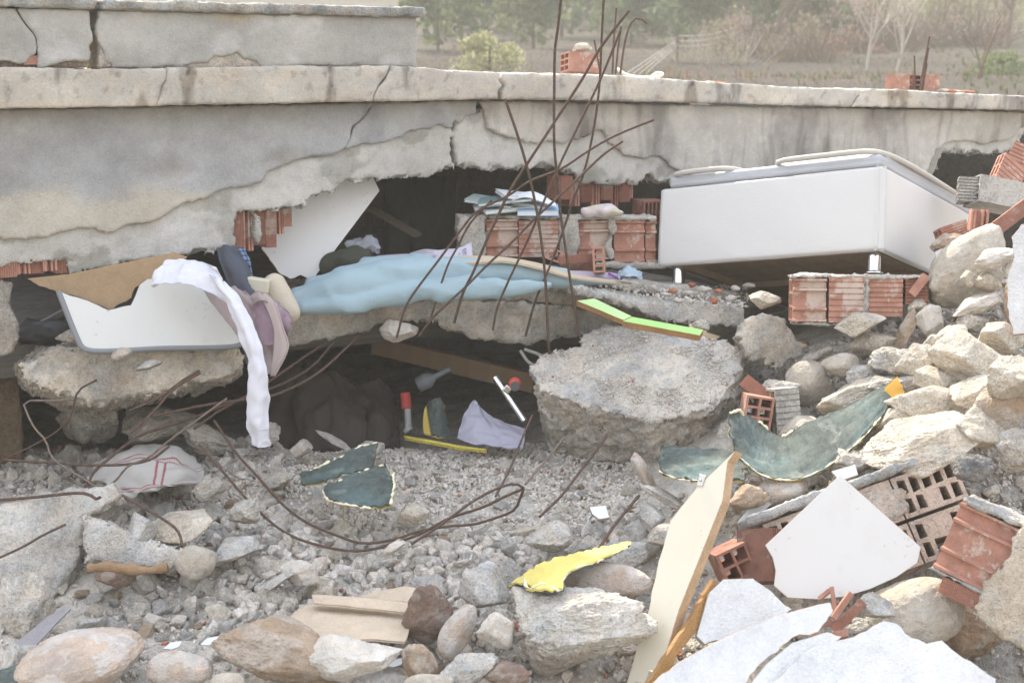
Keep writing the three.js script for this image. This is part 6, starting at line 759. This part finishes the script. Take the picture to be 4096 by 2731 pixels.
// in the hollow: dark bedding, a beam, pipes, a shower bar
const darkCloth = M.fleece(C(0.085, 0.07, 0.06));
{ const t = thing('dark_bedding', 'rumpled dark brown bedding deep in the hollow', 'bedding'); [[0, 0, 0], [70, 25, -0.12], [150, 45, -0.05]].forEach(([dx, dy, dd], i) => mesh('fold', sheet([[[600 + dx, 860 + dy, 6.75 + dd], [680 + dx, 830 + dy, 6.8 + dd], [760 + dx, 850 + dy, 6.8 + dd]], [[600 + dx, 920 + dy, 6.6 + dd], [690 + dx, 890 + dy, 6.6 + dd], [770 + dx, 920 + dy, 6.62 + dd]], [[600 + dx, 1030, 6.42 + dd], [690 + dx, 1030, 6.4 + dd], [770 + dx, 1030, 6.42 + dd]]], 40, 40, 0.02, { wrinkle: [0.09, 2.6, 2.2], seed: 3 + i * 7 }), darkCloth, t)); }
{ const a = at(860, 790, 6.9), b = at(1230, 880, 6.6), m = a.clone().lerp(b, 0.5), dir = b.clone().sub(a), fr = { M: new THREE.Matrix4().lookAt(b, a, V3(0, 1, 0)).setPosition(m) }; solo('timber_beam', 'brown timber beam slanting inside the dark hollow', 'beam', new RoundedBoxGeometry(0.05, 0.08, dir.length(), 2, 0.004), mat({ color: C(0.27, 0.19, 0.12), map: T.fibre }), fr).userData.kind = 'thing'; }
{
  const t = thing('shower_bar', 'chrome shower bar with red knob in front of the hollow', 'shower bar');
  mesh('bar', tube([[1142, 874, 6.2], [1205, 966, 6.12]], 0.012, 12, 14), M.chrome, t); mesh('end_cap', tube([[1138, 868, 6.21], [1146, 880, 6.195]], 0.0155, 4, 14), M.chrome, t); mesh('clamp', new RoundedBoxGeometry(0.03, 0.03, 0.03, 2, 0.004).rotateZ(0.9).translate(...at(1165, 893, 6.17)), M.chrome, t);
  const kn = mesh('knob', new THREE.SphereGeometry(0.026, 24, 16).translate(...at(1183, 881, 6.18)), mat({ color: C(0.62, 0.11, 0.08), roughness: 0.4 }), t); mesh('face', new THREE.CylinderGeometry(0.019, 0.019, 0.006, 20).rotateX(1.4).translate(...at(1183, 887, 6.155)), mat({ color: C(0.1, 0.1, 0.11), roughness: 0.6 }), kn);
}
{ const t = thing('faucet', 'grey tap body with red handle deep in the hollow', 'faucet'); mesh('handle', tube([[930, 902, 6.5], [934, 938, 6.48]], 0.021, 6, 14), mat({ color: C(0.5, 0.07, 0.06), roughness: 0.5 }), t); mesh('body', tube([[936, 938, 6.48], [938, 985, 6.46]], 0.014, 6, 12), mat({ color: C(0.42, 0.42, 0.4), roughness: 0.4 }), t); mesh('collar', tube([[934, 982, 6.46], [940, 990, 6.455]], 0.022, 4, 14), mat({ color: C(0.42, 0.42, 0.4), roughness: 0.4 }), t); }
solo('grey_bottle', 'dull grey bottle lying deep in the hollow above the tap', 'bottle', (() => { const A = at(960, 884, 6.55); return new THREE.LatheGeometry([[0, 0], [0.033, 0], [0.035, 0.05], [0.02, 0.07], [0.012, 0.085], [0.012, 0.15], [0, 0.15]].map((p) => new THREE.Vector2(...p)), 20).rotateZ(-1.1).translate(A.x, A.y, A.z); })(), mat({ color: C(0.20, 0.22, 0.24), roughness: 0.4 }));
solo('cable_loop', 'grey cable loop hanging under the floor slab by the block', 'cable', tube([[1195, 805, 6.3], [1215, 832, 6.28], [1245, 842, 6.26], [1262, 832, 6.26], [1240, 815, 6.28], [1205, 802, 6.3]], 0.007, 40), mat({ color: C(0.34, 0.33, 0.3) }));
solo('dark_tube', 'dull metal tube behind the left tabletop corner', 'tube', tube([[40, 770, 6.0], [100, 745, 5.98], [160, 712, 5.96]], 0.02, 10, 12), mat({ color: C(0.16, 0.155, 0.15), metalness: 0.5, roughness: 0.5 }));
solo('dark_bag', 'crumpled dark bag behind the left tabletop', 'bag', finish(softBody([cap([60, 760, 6.0], [140, 760, 5.95], 0.05, 0.045)], 0.009, 0.03, 0.03, 13, 3), {}), mat({ color: C(0.08, 0.085, 0.09), roughness: 0.5 }));
panel('grey_laminate', 'dusty grey laminate strip at the lower left beside the boulder', 'board', 115, 1430, 4.75, [0.1, 0.6, 0.8], [[150, 1392, 1], [162, 1398, 1], [130, 1430, 1], [75, 1490, 1], [30, 1480, 1], [110, 1415, 1]], 0.008, mat({ color: C(0.36, 0.34, 0.35), roughness: 0.6, map: T.plaster }), greyEdge, { rag: 0.001 });
solo('roof_cable', 'pale looped cable on the roof behind the hooked bar', 'cable', tube([[1418, 158, 7.4], [1440, 172, 7.35], [1480, 178, 7.3], [1510, 176, 7.3], [1522, 170, 7.35], [1510, 168, 7.4], [1496, 176, 7.35]], 0.008, 40), mat({ color: C(0.72, 0.66, 0.55), roughness: 0.6 }));

// ------------------------------------------------------------------ reinforcing bars
const onHeap = (px, py) => { for (let d = 4; d < 7; d += 0.01) { const p = at(px, py, d); if (p.y < ground(p.x, p.z) + 0.06) return d; } return 7; };
const bar = (label, pts, r = 0.0068, m = M.rust, group = 'rusty reinforcing bars') => solo('reinforcing_bar', label, 'steel bar', tube(group.startsWith('bent') ? pts.map((p) => [p[0], p[1], Math.min(p[2], onHeap(p[0], p[1]))]) : pts, r * 0.68), m, null, group);
const dd = (d0, d1, L) => L.map((p, i) => [p[0], p[1], lerp(d0, d1, i / (L.length - 1))]);
bar('leftmost tall upright bar rising out of the top of the picture', dd(5.9, 6.12, [[1291, -30], [1282, 60], [1275, 110], [1273, 205], [1273, 330], [1279, 403], [1288, 494], [1299, 572], [1313, 663], [1332, 772]]), 0.0078);
bar('second tall upright bar, bending left lower down', dd(5.95, 6.25, [[1388, -30], [1381, 110], [1376, 205], [1361, 311], [1339, 403], [1317, 458], [1299, 513], [1279, 571], [1251, 640], [1229, 693], [1207, 772]]));
bar('long bar leaning from upper right to lower left across the others', dd(5.85, 6.1, [[1445, 24], [1379, 110], [1339, 179], [1277, 275], [1215, 370], [1171, 439], [1141, 502], [1112, 565], [1086, 627], [1064, 671], [1043, 742]]), 0.008);
bar('long leaning bar just below the hooked one', dd(5.92, 6.12, [[1425, 71], [1379, 183], [1335, 275], [1288, 373], [1262, 432], [1233, 502], [1215, 546], [1189, 601], [1163, 656], [1141, 711], [1132, 758]]));
bar('thick bar starting at the slab crack and leaning right downwards', dd(5.88, 6.1, [[1160, 227], [1189, 311], [1211, 385], [1226, 450], [1238, 515], [1251, 619], [1255, 682], [1260, 791], [1262, 812]]), 0.0078);
bar('upper of two low bars whose tips reach right over the wall', dd(6.0, 6.08, [[1502, 275], [1456, 293], [1398, 319], [1343, 352], [1288, 388], [1215, 417], [1171, 447], [1094, 487], [1055, 533], [1010, 594], [947, 678], [929, 711], [911, 775]]));
bar('lower of two low bars whose tips reach right over the wall', dd(5.97, 6.06, [[1431, 324], [1390, 352], [1339, 399], [1288, 447], [1233, 498], [1170, 562], [1127, 601], [1068, 660], [1032, 693], [991, 733], [962, 772]]));
bar('thin bar before the newspaper, ending at the slab', dd(6.08, 6.12, [[1130, 460], [1090, 500], [1072, 525], [1054, 561], [1032, 601], [1013, 652], [999, 700], [988, 735]]), 0.006);
bar('hooked bar on the roof', dd(7.3, 7.3, [[1486, 55], [1476, 45], [1462, 42], [1450, 52], [1441, 75], [1434, 105], [1425, 170]]), 0.0075); bar('tallest short bar on the roof left of the hook', dd(7.3, 7.3, [[1416, 18], [1410, 95], [1407, 170]])); bar('shorter bar on the roof beside the hooked one', dd(7.35, 7.35, [[1427, 60], [1420, 110], [1414, 170]])); bar('short bar on the roof leaning over the red brick', dd(7.6, 7.6, [[1365, 92], [1372, 130], [1380, 170]]));
bar('short upright bar left of the right roof cluster', dd(8.5, 8.5, [[2101, 128], [2103, 210]])); bar('tallest bar of the right roof cluster', dd(8.5, 8.5, [[2136, 84], [2124, 145], [2112, 210]])); bar('middle bar of the right roof cluster', dd(8.52, 8.5, [[2134, 110], [2127, 150], [2117, 210]])); bar('slanting bar of the right roof cluster', dd(8.55, 8.5, [[2130, 146], [2124, 180], [2120, 210]]));
const left = 'bars hanging out of the left slabs';
bar('lowest of the three curved bars right of the white sleeve', dd(6.2, 5.5, [[824, 768], [804, 790], [767, 825], [729, 857], [677, 887], [619, 910], [557, 918], [476, 929], [403, 944], [348, 956]]), 0.0075, M.rust, left);
bar('middle of the three curved bars right of the sleeve, crossing left', dd(6.2, 5.3, [[769, 784], [714, 843], [659, 876], [615, 894], [513, 930], [458, 953], [385, 978], [330, 996], [293, 1018], [256, 1048], [212, 1088], [195, 1145]]), 0.0075, M.rust, left);
bar('upper of the three curved bars right of the sleeve', dd(6.2, 5.6, [[747, 788], [696, 821], [655, 850], [619, 875], [560, 912], [500, 945], [445, 985]]), 0.007, M.rust, left);
bar('short rusty bar in front of the ragged left slab, upper', dd(5.5, 5.45, [[458, 850], [421, 872], [366, 912], [297, 942]]), 0.0065, M.rust, left); bar('short rusty bar in front of the ragged left slab, lower', dd(5.5, 5.4, [[460, 856], [403, 890], [348, 949], [297, 995]]), 0.007, M.rust, left);
bar('kinked bar hanging off the left slab end', dd(5.6, 5.6, [[222, 872], [180, 896], [172, 915], [165, 942], [152, 980]]), 0.006, M.rust, left);
bar('grey bent wire rod zigzagging at the far left', dd(5.55, 5.2, [[168, 916], [128, 920], [55, 924], [62, 950], [80, 985], [103, 1010], [117, 1048], [136, 1066], [183, 1094], [231, 1121], [262, 1106], [293, 1071], [340, 1050], [390, 1010], [520, 915]]), 0.0055, M.steel, left);
bar('straight rusty bar across the striped sack', dd(5.4, 5.35, [[10, 1056], [110, 1062], [220, 1068], [293, 1066], [348, 1054], [388, 1024]]), 0.007, M.rust, left);
bar('hook ended bar lying on the broad concrete plate', dd(5.2, 5.1, [[-20, 1150], [73, 1142], [183, 1132], [205, 1136], [220, 1146], [229, 1142]]), 0.008, M.rust, left); bar('thin bar lying down the broad concrete plate', dd(4.95, 5.0, [[-10, 1284], [55, 1254], [92, 1232], [150, 1204]]), 0.006, M.rust, left);
bar('short bent bar over the long cream stone', dd(5.2, 4.95, [[286, 1142], [330, 1166], [374, 1192], [404, 1215], [415, 1236], [417, 1255]]), 0.007, M.rust, left); bar('thin rusty rod at the far left running up to the slab', dd(5.6, 5.5, [[0, 1058], [60, 1030], [130, 990], [160, 960]]), 0.005, M.rust, left);
const bent = 'bent bars in the middle gravel';
bar('long dark bar curving down into a hairpin loop, upper', dd(5.6, 4.98, [[491, 965], [531, 1025], [549, 1049], [586, 1089], [641, 1151], [696, 1195], [775, 1230], [830, 1247], [903, 1239], [958, 1221], [1032, 1208], [1086, 1204], [1141, 1188], [1182, 1170], [1196, 1140], [1202, 1120], [1178, 1111], [1141, 1122], [1086, 1151], [1050, 1177], [995, 1217], [944, 1249]]), 0.007, M.rust, bent);
bar('long dark bar running parallel below the hairpin bar', dd(5.45, 4.95, [[456, 1020], [513, 1085], [568, 1148], [641, 1214], [714, 1247], [804, 1265], [850, 1262], [900, 1248], [960, 1228], [1032, 1190], [1105, 1166], [1160, 1140], [1198, 1124]]), 0.007, M.rust, bent);
bar('thin bar from the block down into the gravel, leftmost', dd(5.75, 5.35, [[1222, 953], [1190, 1030], [1165, 1090], [1138, 1140]]), 0.006, M.rust, bent); bar('greyish bar from the block into the gravel, second', dd(5.65, 5.3, [[1296, 1004], [1255, 1055], [1207, 1112]]), 0.0065, M.steel, bent); bar('bar from the block into the gravel, third', dd(5.65, 5.2, [[1394, 1002], [1325, 1093], [1288, 1140], [1240, 1186]]), 0.0068, M.rust, bent); bar('rusty bar left of the cream door', dd(5.2, 4.95, [[1468, 1138], [1412, 1206], [1376, 1260]]), 0.0075, M.rust, bent);
bar('thin iron hook behind the large green sheet', dd(5.7, 5.65, [[1700, 905], [1715, 912], [1728, 925], [1722, 935], [1690, 938]]), 0.005, M.rust, bent);

renderer.render(scene, camera);
